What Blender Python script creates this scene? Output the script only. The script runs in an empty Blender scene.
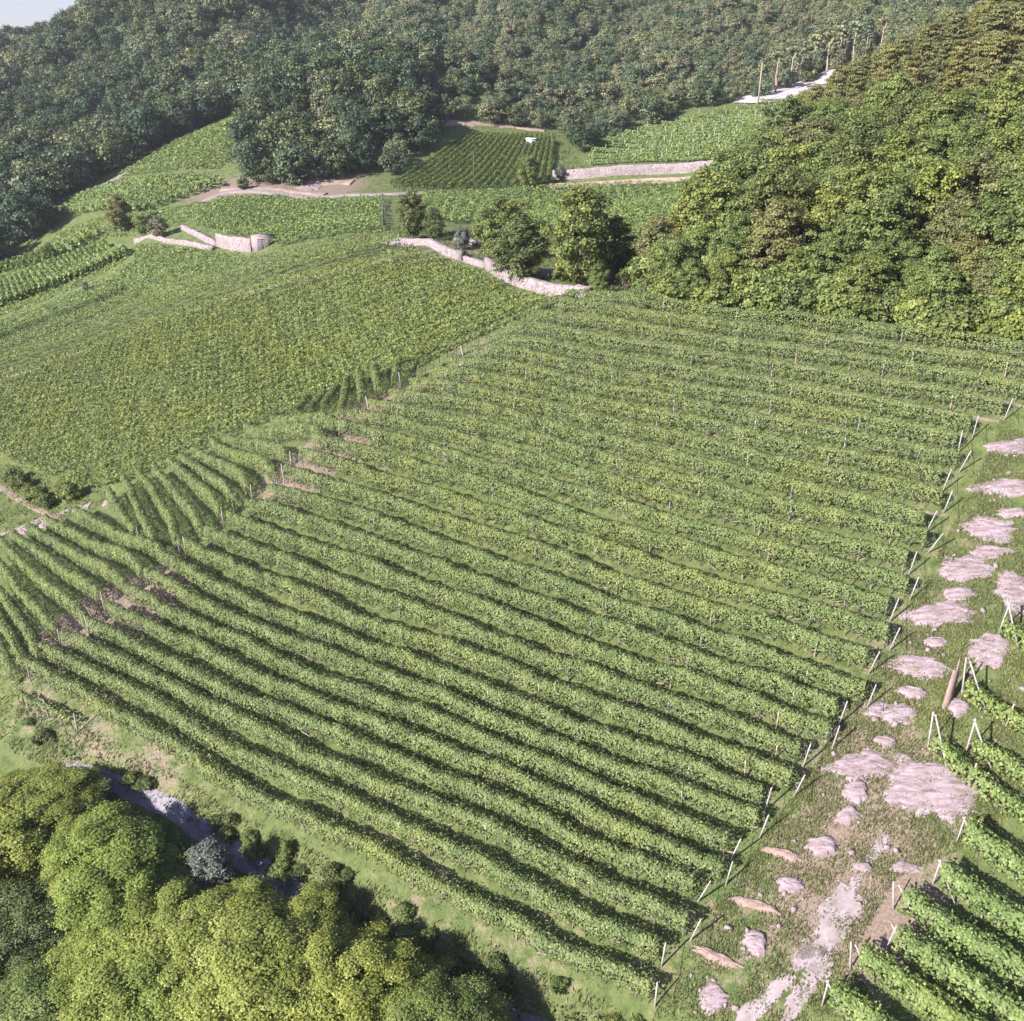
import bpy, math, random
import numpy as np
rng = np.random.default_rng(7)
random.seed(7)
R = math.radians
SC = bpy.context.scene
COL = SC.collection

# ------------------------------------------------------------------ camera, light, exposure
PITCH = R(25.0); FPX = 920.0; CX, CY = 512.0, 510.5
cam_d = bpy.data.cameras.new("camera"); cam = bpy.data.objects.new("camera", cam_d); COL.objects.link(cam)
cam.location = (0, 0, 0); cam.rotation_euler = (R(90) - PITCH, 0, 0)
cam_d.sensor_fit = 'HORIZONTAL'; cam_d.sensor_width = 36.0; cam_d.lens = 36.0 * FPX / 1024.0
cam_d.clip_start = 0.5; cam_d.clip_end = 6000
SC.camera = cam

SUN_EL = R(28.5)
SUN_TRAVEL = (0.80, 0.60)                      # direction in which the light travels over the ground
saz = math.atan2(-SUN_TRAVEL[0], -SUN_TRAVEL[1])   # azimuth of the sun, clockwise from +Y
world = bpy.data.worlds.new("World"); SC.world = world; world.use_nodes = True
wn = world.node_tree.nodes; wl = world.node_tree.links
bg = wn["Background"]
sky = wn.new("ShaderNodeTexSky"); sky.sky_type = 'NISHITA'; sky.sun_disc = False
sky.sun_elevation = SUN_EL; sky.sun_rotation = saz
sky.dust_density = .6; sky.ozone_density = 2.0
tintn = wn.new("ShaderNodeMix"); tintn.data_type = 'RGBA'; tintn.blend_type = 'MULTIPLY'; tintn.inputs[0].default_value = 1.
wl.new(sky.outputs[0], tintn.inputs[6]); tintn.inputs[7].default_value = (.98, .86, 1.06, 1)
wl.new(tintn.outputs[2], bg.inputs[0]); bg.inputs[1].default_value = 0.065
sun_d = bpy.data.lights.new("sun", 'SUN'); sun_d.energy = 5.0; sun_d.angle = R(0.5); sun_d.color = (1.0, 0.93, 0.86)
sun = bpy.data.objects.new("sun", sun_d); COL.objects.link(sun)
sun.rotation_euler = (R(90) - SUN_EL, 0, math.atan2(-SUN_TRAVEL[0], SUN_TRAVEL[1]))
SC.view_settings.view_transform = 'Standard'; SC.view_settings.look = 'None'
SC.view_settings.exposure = 1.42; SC.view_settings.gamma = 1.0
SC.cycles.max_bounces = 5; SC.cycles.diffuse_bounces = 3; SC.cycles.transmission_bounces = 3
SC.cycles.volume_bounces = 0

# ------------------------------------------------------------------ terrain surface
def ray(u, v):
    a = (np.asarray(u, float) - CX) / FPX; b = (np.asarray(v, float) - CY) / FPX
    return np.stack([a, math.cos(PITCH) - b * math.sin(PITCH), -math.sin(PITCH) - b * math.cos(PITCH)], -1)
def project(p):
    p = np.asarray(p, float); c, s = math.cos(PITCH), math.sin(PITCH)
    d = p[..., 1] * c - p[..., 2] * s
    dn = -p[..., 1] * s - p[..., 2] * c
    return CX + FPX * p[..., 0] / d, CY + FPX * dn / d, d
def on_plane(u, v, z0, sy, sx):
    d = ray(u, v); t = z0 / (d[..., 2] - sy * d[..., 1] - sx * d[..., 0]); return d * t[..., None]

GUIDES = {0: [(565, 308), (700, 322), (850, 338), (1024, 362), (1090, 372)],
 4: [(487, 353), (600, 370), (720, 389), (824, 408), (900, 423), (968, 437)],
 12: [(330, 437), (380, 449), (453, 467), (532, 491), (614, 518), (690, 540), (743, 555), (839, 580), (905, 598)],
 16: [(270, 503), (340, 522), (400, 541), (502, 578), (596, 614), (678, 643), (727, 657), (796, 680), (862, 705)],
 21: [(168, 570), (206, 594), (274, 624), (350, 659), (400, 669), (474, 698), (525, 722), (600, 751), (685, 783), (770, 815)],
 25: [(92, 637), (137, 660), (188, 684), (260, 716), (350, 756), (400, 777), (485, 810), (569, 847), (600, 863), (647, 885), (703, 906)],
 28: [(25, 674), (59, 692), (110, 721), (149, 746), (196, 772), (300, 826), (400, 882), (494, 930), (594, 978), (650, 1002)]}
FIELD = (-66, .404, .198)
CTRL = []
for g in GUIDES.values():
    g = np.array(g, float); CTRL += list(on_plane(g[:, 0], g[:, 1], *FIELD))
for u, v in [(1010, 900), (1024, 1021), (900, 900), (850, 1010), (760, 1010), (1010, 700), (1010, 560), (1000, 450), (930, 700), (900, 800), (960, 620), (780, 330), (640, 305)]:
    CTRL.append(on_plane(u, v, *FIELD))
for tri in """8 535 100;45 515 103;110 492 104;200 455 105;330 405 105;400 370 107;490 335 108;560 303 108;60 590 82;150 530 92;230 480 95
8 470 118;200 385 125;450 262 145;500 280 125;8 380 150;200 310 155;400 250 158;300 350 130;8 345 172;130 300 175;250 258 175;400 235 170
8 300 200;130 250 213;8 265 235;60 205 270;150 235 205;265 250 172;265 236 180;180 215 220;210 200 235;300 200 230;385 195 225;300 230 190
245 118 330;150 165 285;215 185 250;130 190 262;100 215 240;270 188 240;300 96 300;400 60 330;450 188 238;400 186 240;480 138 285;540 136 285;520 122 305
620 210 195;620 187 232;620 173 238;720 162 236;640 160 252;590 166 255;640 128 310;760 103 325;800 90 340;850 78 345;720 190 215;640 240 155
415 245 150;520 275 128;585 290 116;640 285 115;900 160 150;950 90 185;1024 100 150;1024 215 112;800 205 140;850 130 180;760 235 128;700 275 116;900 260 108;1010 290 93
512 -5 520;200 0 520;8 50 460;60 20 480;100 4 490;8 200 280;50 110 370;150 65 420;400 20 480;700 20 450;850 30 400;700 75 370;560 90 360;1000 -40 340""".replace("\n", ";").split(";"):
    u, v, Y = map(float, tri.split()); d = ray(u, v); CTRL.append(d * (Y / d[1]))
PATH_PX = [(-60, 735), (-40, 745), (60, 768), (150, 795), (215, 840), (300, 895), (370, 945), (450, 990), (520, 1024), (600, 1060)]
for u, v in PATH_PX[1:]:
    q = on_plane(u, v, -68.0, .404, .198); CTRL.append(q)
    for dd, dz in ((6, -3.5), (14, -9), (26, -16)):
        CTRL.append(q + np.array([-.44 * dd, -.9 * dd, dz]))
for t in """-150 60 -62;-150 110 -56;-250 200 -52;-330 300 -42;-420 420 -20;-600 500 -40;-500 800 -60;-300 1500 -60;0 -60 -100;120 0 -32;150 60 -6;220 140 20;300 250 40;400 400 60;700 1500 160;0 1500 200;-150 900 60;100 900 120;500 900 140;-130 0 -85;-700 0 -80;700 0 20;-200 640 30;-330 620 -25;0 640 65;250 640 75;400 640 85;-1200 1500 -80;1200 1500 150""".split(";"):
    CTRL.append(np.array(list(map(float, t.split()))))
CTRL = np.array(CTRL)
def tps_fit(C, lam=2e-3):
    X = C[:, :2] / 100.; n = len(X)
    r = np.hypot(X[:, None, 0] - X[None, :, 0], X[:, None, 1] - X[None, :, 1])
    K = np.where(r > 0, r * r * np.log(r + 1e-12), 0) + lam * np.eye(n)
    P = np.c_[np.ones(n), X]
    return np.linalg.solve(np.block([[K, P], [P.T, np.zeros((3, 3))]]), np.r_[C[:, 2], 0, 0, 0])
TPSW = tps_fit(CTRL)
def tps(x, y):
    sh = x.shape; x = x.ravel() / 100.; y = y.ravel() / 100.; out = np.empty(len(x)); n = len(CTRL)
    for i in range(0, len(x), 20000):
        xs, ys = x[i:i + 20000], y[i:i + 20000]
        r = np.hypot(xs[:, None] - CTRL[None, :, 0] / 100., ys[:, None] - CTRL[None, :, 1] / 100.)
        out[i:i + 20000] = np.where(r > 0, r * r * np.log(r + 1e-12), 0) @ TPSW[:n] + TPSW[n] + TPSW[n + 1] * xs + TPSW[n + 2] * ys
    return out.reshape(sh)
def graded(lo, a, b, hi, step, grow, mx):
    mid = list(np.arange(a, b + .01, step)); l = []; h = []
    s = step; x = a
    while x > lo: s = min(s * grow, mx); x -= s; l.append(x)
    s = step; x = mid[-1]
    while x < hi: s = min(s * grow, mx); x += s; h.append(x)
    return np.array(l[::-1] + mid + h)
GX = graded(-900, -62, 78, 900, 1.0, 1.035, 14.)
GY = graded(-60, 14, 126, 1500, 1.0, 1.03, 14.)
GZ = tps(*np.meshgrid(GX, GY))
# spurs and ravines of the far hillside, none near the vineyards
mx_, my_ = np.meshgrid(GX, GY)
_far = np.clip((my_ - 340) / 120, 0, 1) * np.clip((700 - my_) / 150, 0, 1)
GZ += _far * (np.where(mx_ < -60, 9.0, 5.0) * np.sin(mx_ / 23. + my_ / 60.) + 3.5 * np.sin(mx_ / 11. - my_ / 33. + 1.3))
def hz(x, y):
    x = np.asarray(x, float); y = np.asarray(y, float)
    i = np.clip(np.searchsorted(GX, x) - 1, 0, len(GX) - 2); j = np.clip(np.searchsorted(GY, y) - 1, 0, len(GY) - 2)
    a = (x - GX[i]) / (GX[i + 1] - GX[i]); b = (y - GY[j]) / (GY[j + 1] - GY[j])
    return GZ[j, i] * (1 - a) * (1 - b) + GZ[j, i + 1] * a * (1 - b) + GZ[j + 1, i] * (1 - a) * b + GZ[j + 1, i + 1] * a * b
def drape(p):
    p = np.array(p, float); p[..., 2] = hz(p[..., 0], p[..., 1]); return p
def at(u, v):
    """where a sight line of the photograph meets the ground: where the thing stands in the world"""
    d = np.atleast_2d(ray(u, v)); d = d / d[:, 1:2]
    hit = np.full(len(d), np.nan); Y = 18.; prev = np.full(len(d), Y)
    while Y < 1400:
        p = d * Y; m = np.isnan(hit) & (p[:, 2] < hz(p[:, 0], p[:, 1]))
        if m.any():
            lo = np.full(m.sum(), Y / 1.006); hi = np.full(m.sum(), Y); dm = d[m]
            for _ in range(18):
                mid = (lo + hi) / 2; q = dm * mid[:, None]; below = q[:, 2] < hz(q[:, 0], q[:, 1])
                hi = np.where(below, mid, hi); lo = np.where(below, lo, mid)
            hit[m] = hi
        if not np.isnan(hit).any(): break
        Y *= 1.006
    hit = np.where(np.isnan(hit), 900., hit)
    return drape(d * hit[:, None])
def at_list(px): 
    px = np.array(px, float); return at(px[:, 0], px[:, 1])

# ------------------------------------------------------------------ materials
def mat(name):
    m = bpy.data.materials.new(name); m.use_nodes = True
    nt = m.node_tree; b = nt.nodes["Principled BSDF"]; b.inputs["Roughness"].default_value = .8
    b.inputs["Specular IOR Level"].default_value = .25
    return m, nt, b
def ramp(nt, stops, fac):
    r = nt.nodes.new("ShaderNodeValToRGB"); e = r.color_ramp.elements
    while len(e) < len(stops): e.new(.5)
    for k, (p, c) in enumerate(stops): e[k].position = p; e[k].color = (*c, 1)
    nt.links.new(fac, r.inputs[0]); return r.outputs[0]
def noise(nt, scale, detail=4, rough=.6, coord=None, dist=0.):
    n = nt.nodes.new("ShaderNodeTexNoise"); n.inputs["Scale"].default_value = scale
    n.inputs["Detail"].default_value = detail; n.inputs["Roughness"].default_value = rough; n.inputs["Distortion"].default_value = dist
    if coord is None:
        g = nt.nodes.new("ShaderNodeNewGeometry"); coord = g.outputs["Position"]
    nt.links.new(coord, n.inputs["Vector"]); return n.outputs["Fac"]
def mix(nt, fac, a, b, kind='MIX'):
    m = nt.nodes.new("ShaderNodeMix"); m.data_type = 'RGBA'; m.blend_type = kind
    for sock, val in ((m.inputs[0], fac), (m.inputs[6], a), (m.inputs[7], b)):
        if hasattr(val, 'is_linked'): nt.links.new(val, sock)
        else: sock.default_value = val if not isinstance(val, tuple) else (*val, 1)
    return m.outputs[2]
def math_n(nt, op, a, b):
    m = nt.nodes.new("ShaderNodeMath"); m.operation = op
    for s, v in ((m.inputs[0], a), (m.inputs[1], b)):
        if hasattr(v, 'is_linked'): nt.links.new(v, s)
        else: s.default_value = v
    return m.outputs[0]
def bump(nt, b, h, dist, strength=.6):
    k = nt.nodes.new("ShaderNodeBump"); k.inputs["Distance"].default_value = dist; k.inputs["Strength"].default_value = strength
    nt.links.new(h, k.inputs["Height"]); nt.links.new(k.outputs[0], b.inputs["Normal"])

def leaf_mat(name, dark, mid, light, dry=None, dry_amt=.08, trans=.25, patch=.12, hue_rand=.5, pal=None):
    m, nt, b = mat(name)
    at_ = nt.nodes.new("ShaderNodeAttribute"); at_.attribute_name = "tint"
    c = ramp(nt, [(0., dark), (.5, mid), (1., light)], at_.outputs["Fac"])
    n = noise(nt, patch, 3)
    oi = nt.nodes.new("ShaderNodeObjectInfo")
    f = math_n(nt, 'ADD', math_n(nt, 'MULTIPLY', n, 1 - hue_rand), math_n(nt, 'MULTIPLY', oi.outputs["Random"], hue_rand))
    v = ramp(nt, pal or [(.25, (.84, .88, .88)), (.5, (1, 1, 1)), (.75, (1.2, 1.08, .82))], f)
    c = mix(nt, 1., c, v, 'MULTIPLY')
    if dry:
        k = ramp(nt, [(1 - dry_amt - .03, (0, 0, 0)), (1 - dry_amt + .03, (1, 1, 1))], noise(nt, .9, 4, .7))
        c = mix(nt, math_n(nt, 'MULTIPLY', k, .75), c, dry)
    nt.links.new(c, b.inputs["Base Color"]); b.inputs["Roughness"].default_value = .55
    t = nt.nodes.new("ShaderNodeBsdfTranslucent"); nt.links.new(c, t.inputs[0])
    mx = nt.nodes.new("ShaderNodeMixShader"); mx.inputs[0].default_value = trans
    nt.links.new(b.outputs[0], mx.inputs[1]); nt.links.new(t.outputs[0], mx.inputs[2])
    nt.links.new(mx.outputs[0], nt.nodes["Material Output"].inputs[0])
    return m
M = {}
M['vine'] = leaf_mat("vine_leaf", (.085, .122, .050), (.175, .230, .084), (.280, .330, .140), (.26, .19, .11), .05, .32, .12, .12)
M['vine_fresh'] = leaf_mat("fresh_vine_leaf", (.080, .128, .040), (.175, .245, .080), (.275, .355, .130), (.26, .2, .1), .03, .32, .12, .12)
M['pergola'] = leaf_mat("pergola_leaf", (.090, .122, .036), (.168, .220, .072), (.262, .312, .112), (.26, .23, .10), .04, .32, .12, .12)
M['locust'] = leaf_mat("locust_leaf", (.135, .170, .040), (.300, .350, .090), (.440, .480, .160), (.36, .33, .13), .04, .45, .2, .4,
    [(.25, (.82, .92, .85)), (.5, (1, 1, 1)), (.75, (1.1, 1.06, .9))])
M['broad'] = leaf_mat("broad_leaf", (.075, .110, .036), (.175, .225, .070), (.280, .325, .120), (.24, .19, .10), .05, .35, .12, .3)
M['bright'] = leaf_mat("bright_leaf", (.088, .132, .038), (.185, .245, .076), (.290, .342, .125), None, 0, .38, .12, .3)
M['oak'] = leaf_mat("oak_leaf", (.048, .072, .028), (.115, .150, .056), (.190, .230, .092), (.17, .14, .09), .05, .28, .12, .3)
M['grey'] = leaf_mat("grey_leaf", (.085, .100, .085), (.16, .175, .15), (.25, .27, .235), None)
M['pine'] = leaf_mat("pine_needles", (.085, .098, .040), (.180, .192, .076), (.280, .280, .120), (.26, .20, .13), .1, .28)
M['forest'] = leaf_mat("forest_leaf", (.060, .078, .046), (.165, .192, .118), (.285, .312, .198), (.24, .19, .16), .06, .2, .03, .8,
    [(.22, (.56, .72, .64)), (.36, (.84, .94, .82)), (.5, (1.0, .98, .88)), (.62, (1.12, 1.10, .80)), (.76, (1.10, 1.0, .92))])
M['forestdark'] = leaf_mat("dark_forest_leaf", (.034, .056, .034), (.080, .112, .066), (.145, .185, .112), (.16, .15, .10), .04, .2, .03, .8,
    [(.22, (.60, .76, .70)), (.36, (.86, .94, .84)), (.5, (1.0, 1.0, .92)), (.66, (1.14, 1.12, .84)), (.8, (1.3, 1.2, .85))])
M['dryleaf'] = leaf_mat("dry_grass_blade", (.16, .17, .075), (.28, .28, .14), (.42, .40, .24), None, 0, .45)
M['grassleaf'] = leaf_mat("grass_blade", (.085, .118, .045), (.165, .205, .080), (.27, .29, .14), (.36, .31, .2), .1, .5)

def simple(name, stops, scale, bd=.02, rough=.85, detail=6):
    m, nt, b = mat(name); n = noise(nt, scale, detail, .65)
    nt.links.new(ramp(nt, stops, n), b.inputs["Base Color"]); b.inputs["Roughness"].default_value = rough
    if bd: bump(nt, b, noise(nt, scale * 3, 5, .7), bd)
    return m
M['bark'] = simple("bark", [(.3, (.10, .075, .06)), (.7, (.24, .20, .17))], 3.)
M['palebark'] = simple("pine_bark", [(.3, (.20, .15, .12)), (.7, (.40, .34, .30))], 2.)
M['cane'] = simple("vine_wood", [(.3, (.14, .11, .10)), (.7, (.30, .25, .23))], 6., 0)
M['post'] = simple("concrete_post", [(.3, (.22, .19, .19)), (.7, (.44, .41, .42))], 4., .004)
M['woodpost'] = simple("weathered_wood", [(.3, (.34, .25, .21)), (.7, (.55, .44, .39))], 5., .006)
M['stone'] = simple("pale_stone", [(.25, (.17, .135, .14)), (.5, (.28, .235, .25)), (.8, (.36, .31, .34))], .9, .08)
M['track'] = simple("pale_track", [(.25, (.13, .12, .075)), (.42, (.22, .185, .185)), (.75, (.35, .295, .325))], 1.1, .05)
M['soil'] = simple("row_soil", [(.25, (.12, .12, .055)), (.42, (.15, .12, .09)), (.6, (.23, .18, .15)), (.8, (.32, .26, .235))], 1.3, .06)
M['path'] = simple("gravel_path", [(.3, (.15, .14, .17)), (.7, (.25, .235, .275))], 1.5, .03)
M['cut'] = simple("bare_bank", [(.3, (.20, .15, .11)), (.7, (.36, .28, .25))], .6, .1)
M['door'] = simple("grey_door", [(.3, (.085, .07, .085)), (.7, (.13, .11, .13))], 3., 0)
M['metal'] = simple("dark_metal", [(.3, (.05, .055, .05)), (.7, (.09, .09, .09))], 3., 0, .5)
M['sand'] = simple("pale_sand", [(.3, (.36, .32, .33)), (.7, (.52, .47, .49))], .5, .05)
M['white'] = simple("white_cover", [(.3, (.7, .7, .72)), (.7, (.8, .8, .82))], 3., 0)
M['red'] = simple("reddish_board", [(.3, (.19, .135, .115)), (.7, (.31, .235, .21))], 4., .01)
nt = M['stone'].node_tree; b = nt.nodes["Principled BSDF"]; base = b.inputs["Base Color"].links[0].from_socket
vo = nt.nodes.new("ShaderNodeTexVoronoi"); vo.feature = 'DISTANCE_TO_EDGE'; vo.inputs["Scale"].default_value = 1.6
g = nt.nodes.new("ShaderNodeNewGeometry"); mp = nt.nodes.new("ShaderNodeMapping"); mp.inputs["Scale"].default_value = (1, 1, 2.); nt.links.new(g.outputs["Position"], mp.inputs["Vector"]); nt.links.new(mp.outputs[0], vo.inputs["Vector"])
nt.links.new(mix(nt, ramp(nt, [(.02, (1, 1, 1)), (.09, (0, 0, 0))], vo.outputs["Distance"]), base, (.12, .10, .09)), b.inputs["Base Color"])
# rock with strata
m, nt, b = mat("pink_rock")
g = nt.nodes.new("ShaderNodeNewGeometry"); mp = nt.nodes.new("ShaderNodeMapping"); mp.inputs["Rotation"].default_value = (.25, -.2, .45)
mp.inputs["Scale"].default_value = (.55, 2.6, 5.); nt.links.new(g.outputs["Position"], mp.inputs["Vector"])
n1 = noise(nt, 1.0, 7, .68, mp.outputs[0], .4)
c = ramp(nt, [(.28, (.10, .08, .07)), (.40, (.20, .155, .155)), (.55, (.29, .23, .26)), (.8, (.37, .31, .355))], n1)
gr = ramp(nt, [(.60, (0, 0, 0)), (.66, (1, 1, 1))], noise(nt, 1.6, 5, .7))
c = mix(nt, math_n(nt, 'MULTIPLY', gr, .8), c, (.13, .16, .05))
nt.links.new(c, b.inputs["Base Color"]); bump(nt, b, n1, .12, .9); M['rock'] = m
# ground
m, nt, b = mat("grassy_ground")
n_big = noise(nt, .12, 4); n_mid = noise(nt, .9, 6, .7); n_fine = noise(nt, 6., 5, .75)
grass = ramp(nt, [(.30, (.045, .068, .022)), (.46, (.095, .128, .040)), (.58, (.130, .155, .056)), (.74, (.22, .21, .10))], n_mid)
soil = ramp(nt, [(.3, (.13, .098, .07)), (.55, (.24, .185, .15)), (.75, (.36, .29, .26))], n_fine)
sa = nt.nodes.new("ShaderNodeAttribute"); sa.attribute_name = "bare"
f = math_n(nt, 'ADD', math_n(nt, 'ADD', math_n(nt, 'MULTIPLY', n_mid, .55), math_n(nt, 'MULTIPLY', n_fine, .45)), math_n(nt, 'SUBTRACT', sa.outputs["Fac"], .5))
fr = ramp(nt, [(.46, (0, 0, 0)), (.58, (1, 1, 1))], f)
c = mix(nt, fr, grass, soil)
nt.links.new(c, b.inputs["Base Color"]); bump(nt, b, n_fine, .15, .8); M['ground'] = m

# ------------------------------------------------------------------ mesh helpers
def tag(o, label=None, cat=None, group=None, kind=None):
    if label: o["label"] = label
    if cat: o["category"] = cat
    if group: o["group"] = group
    if kind: o["kind"] = kind
    return o
def link(name, me, parent=None, loc=None):
    o = bpy.data.objects.new(name, me); COL.objects.link(o)
    if parent is not None: o.parent = parent
    if loc is not None: o.location = [float(a) for a in loc]
    return o
def empty(name, loc, rz=0.):
    o = bpy.data.objects.new(name, None); COL.objects.link(o); o.location = [float(a) for a in loc]; o.rotation_euler.z = rz
    o.empty_display_size = .3; return o
class MB:
    """collects quads from numpy arrays; builds one mesh"""
    def __init__(s): s.v = []; s.f = []; s.t = []; s.m = []; s.n = 0
    def quads(s, V, tint, mi=0):            # V (N,4,3)
        N = len(V)
        if N == 0: return
        s.v.append(V.reshape(-1, 3)); s.f.append(np.arange(N * 4).reshape(N, 4) + s.n); s.n += 4 * N
        s.t.append(np.broadcast_to(np.asarray(tint, float), (N,))); s.m.append(np.full(N, mi))
    def grid(s, P, tint=.5, mi=0, close=False):          # P (a,b,3) surface
        a, b_ = P.shape[:2]; idx = np.arange(a * b_).reshape(a, b_) + s.n
        if close: idx = np.c_[idx, idx[:, :1]]
        f = np.stack([idx[:-1, :-1], idx[:-1, 1:], idx[1:, 1:], idx[1:, :-1]], -1).reshape(-1, 4)
        s.v.append(P.reshape(-1, 3)); s.f.append(f); s.n += a * b_
        s.t.append(np.full(len(f), tint)); s.m.append(np.full(len(f), mi))
    def tube(s, pts, rad, sides=6, tint=.5, mi=0):
        pts = np.array(pts, float); rad = np.broadcast_to(np.asarray(rad, float), (len(pts),))
        d = np.gradient(pts, axis=0); d /= np.linalg.norm(d, axis=1)[:, None] + 1e-9
        ref = np.where(np.abs(d[:, 2:3]) > .8, [[1., 0, 0]], [[0, 0, 1.]])
        a = np.cross(d, ref); a /= np.linalg.norm(a, axis=1)[:, None]; b_ = np.cross(d, a)
        th = np.linspace(0, 2 * np.pi, sides, endpoint=False)
        P = pts[:, None] + rad[:, None, None] * (np.cos(th)[None, :, None] * a[:, None] + np.sin(th)[None, :, None] * b_[:, None])
        P = np.concatenate([pts[:1, None].repeat(sides, 1), P, pts[-1:, None].repeat(sides, 1)])
        s.grid(P, tint, mi, True)
    def box(s, c, half, ax=None, mi=0, taper=1.):
        ax = np.eye(3) if ax is None else ax
        S = np.array([[-1, -1, -1], [1, -1, -1], [1, 1, -1], [-1, 1, -1], [-1, -1, 1], [1, -1, 1], [1, 1, 1], [-1, 1, 1]], float)
        S[4:, :2] *= taper
        V = np.asarray(c) + (S * half) @ ax
        F = np.array([[0, 3, 2, 1], [4, 5, 6, 7], [0, 1, 5, 4], [1, 2, 6, 5], [2, 3, 7, 6], [3, 0, 4, 7]])
        s.v.append(V); s.f.append(F + s.n); s.n += 8; s.t.append(np.full(6, .5)); s.m.append(np.full(6, mi))
    def mesh(s, name, mats, smooth=False):
        V = np.concatenate(s.v); Fc = np.concatenate(s.f).astype(np.int32)
        me = bpy.data.meshes.new(name)
        me.vertices.add(len(V)); me.vertices.foreach_set("co", V.astype(np.float32).ravel())
        me.loops.add(Fc.size); me.loops.foreach_set("vertex_index", Fc.ravel())
        me.polygons.add(len(Fc)); me.polygons.foreach_set("loop_start", np.arange(0, Fc.size, 4, dtype=np.int32))
        for mm in mats: me.materials.append(mm)
        me.polygons.foreach_set("material_index", np.concatenate(s.m).astype(np.int32))
        if smooth: me.polygons.foreach_set("use_smooth", np.ones(len(Fc), dtype=bool))
        a = me.attributes.new("tint", 'FLOAT', 'FACE'); a.data.foreach_set("value", np.concatenate(s.t).astype(np.float32))
        me.update(calc_edges=True); return me
def leaves(C, size, nrm, asp=.75, jitter=.7):
    """leaf-shaped quads at C, roughly facing nrm"""
    N = len(C); n = nrm + rng.normal(0, jitter, (N, 3)); n /= np.linalg.norm(n, axis=1)[:, None] + 1e-9
    a = np.cross(n, rng.normal(0, 1, (N, 3))); a /= np.linalg.norm(a, axis=1)[:, None] + 1e-9
    b_ = np.cross(n, a); s = np.broadcast_to(np.asarray(size, float), (N,))[:, None] * .5
    fold = n * s * .35
    return np.stack([C - a * s, C - b_ * s * asp + a * s * .1 + fold, C + a * s, C + b_ * s * asp + a * s * .1 + fold], 1)
def unit(N):
    d = rng.normal(0, 1, (N, 3)); return d / np.linalg.norm(d, axis=1)[:, None]
def resample(P, step):
    P = np.asarray(P, float); d = np.r_[0, np.cumsum(np.linalg.norm(np.diff(P, axis=0), axis=1))]
    n = max(2, int(d[-1] / step) + 1); s = np.linspace(0, d[-1], n)
    return np.stack([np.interp(s, d, P[:, k]) for k in range(3)], 1)
def resample_n(P, n):
    P = np.asarray(P, float); d = np.r_[0, np.cumsum(np.linalg.norm(np.diff(P, axis=0), axis=1))]; s = np.linspace(0, d[-1], n)
    return np.stack([np.interp(s, d, P[:, k]) for k in range(3)], 1)
def smooth_poly(P, it=2):
    P = np.asarray(P, float)
    for _ in range(it):
        Q = P[:-1] * .75 + P[1:] * .25; S_ = P[:-1] * .25 + P[1:] * .75
        P = np.concatenate([P[:1], np.stack([Q, S_], 1).reshape(-1, 3), P[-1:]])
    return P
def wob(s, scale, amp):
    o = 0
    for k in range(4):
        o = o + np.sin(s * (2 * np.pi / scale) * (1.7 ** k) + rng.uniform(0, 6.3)) * amp / (1.4 ** k)
    return o * .55
ORD = "first second third fourth fifth sixth seventh eighth ninth tenth eleventh twelfth thirteenth fourteenth fifteenth sixteenth seventeenth eighteenth nineteenth twentieth twenty-first twenty-second twenty-third twenty-fourth twenty-fifth twenty-sixth twenty-seventh twenty-eighth twenty-ninth thirtieth".split()

# ------------------------------------------------------------------ ground
NX, NY = len(GX), len(GY)
me = bpy.data.meshes.new("ground")
V = np.stack([mx_.ravel(), my_.ravel(), GZ.ravel()], 1)
idx = np.arange(NX * NY).reshape(NY, NX)
Fq = np.stack([idx[:-1, :-1], idx[:-1, 1:], idx[1:, 1:], idx[1:, :-1]], -1).reshape(-1, 4).astype(np.int32)
me.vertices.add(len(V)); me.vertices.foreach_set("co", V.astype(np.float32).ravel())
me.loops.add(Fq.size); me.loops.foreach_set("vertex_index", Fq.ravel())
me.polygons.add(len(Fq)); me.polygons.foreach_set("loop_start", np.arange(0, Fq.size, 4, dtype=np.int32))
me.polygons.foreach_set("use_smooth", np.ones(len(Fq), dtype=bool))
bare = np.full(len(V), .35)
for u, v, r, a in [(50, 640, 3, .25), (105, 600, 3, .2), (150, 595, 3, .35), (40, 705, 2, .15), (90, 735, 2.5, .18), (150, 775, 2.5, .2), (230, 810, 2, .12), (420, 905, 3, .12), (530, 960, 3, .12), (290, 480, 3, .3), (340, 440, 3, .3), (375, 405, 3, .35), (480, 345, 3, .2),
                   (900, 640, 3, .12), (960, 560, 4, .12), (850, 750, 3, .12), (710, 950, 3, .12), (850, 870, 3, .2), (900, 780, 4, .15), (880, 900, 3, .2), (820, 930, 3, .12),
                   (620, 290, 5, .3), (230, 190, 8, .35), (320, 185, 9, .4), (470, 245, 8, .3)]:
    q = at(u, v)[0]; bare += a * np.exp(-((V[:, 0] - q[0]) ** 2 + (V[:, 1] - q[1]) ** 2) / (2 * r * r))
at_ = me.attributes.new("bare", 'FLOAT', 'POINT'); at_.data.foreach_set("value", bare.astype(np.float32))
me.materials.append(M['ground']); me.update(calc_edges=True)
tag(link("ground", me), kind="structure")

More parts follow.
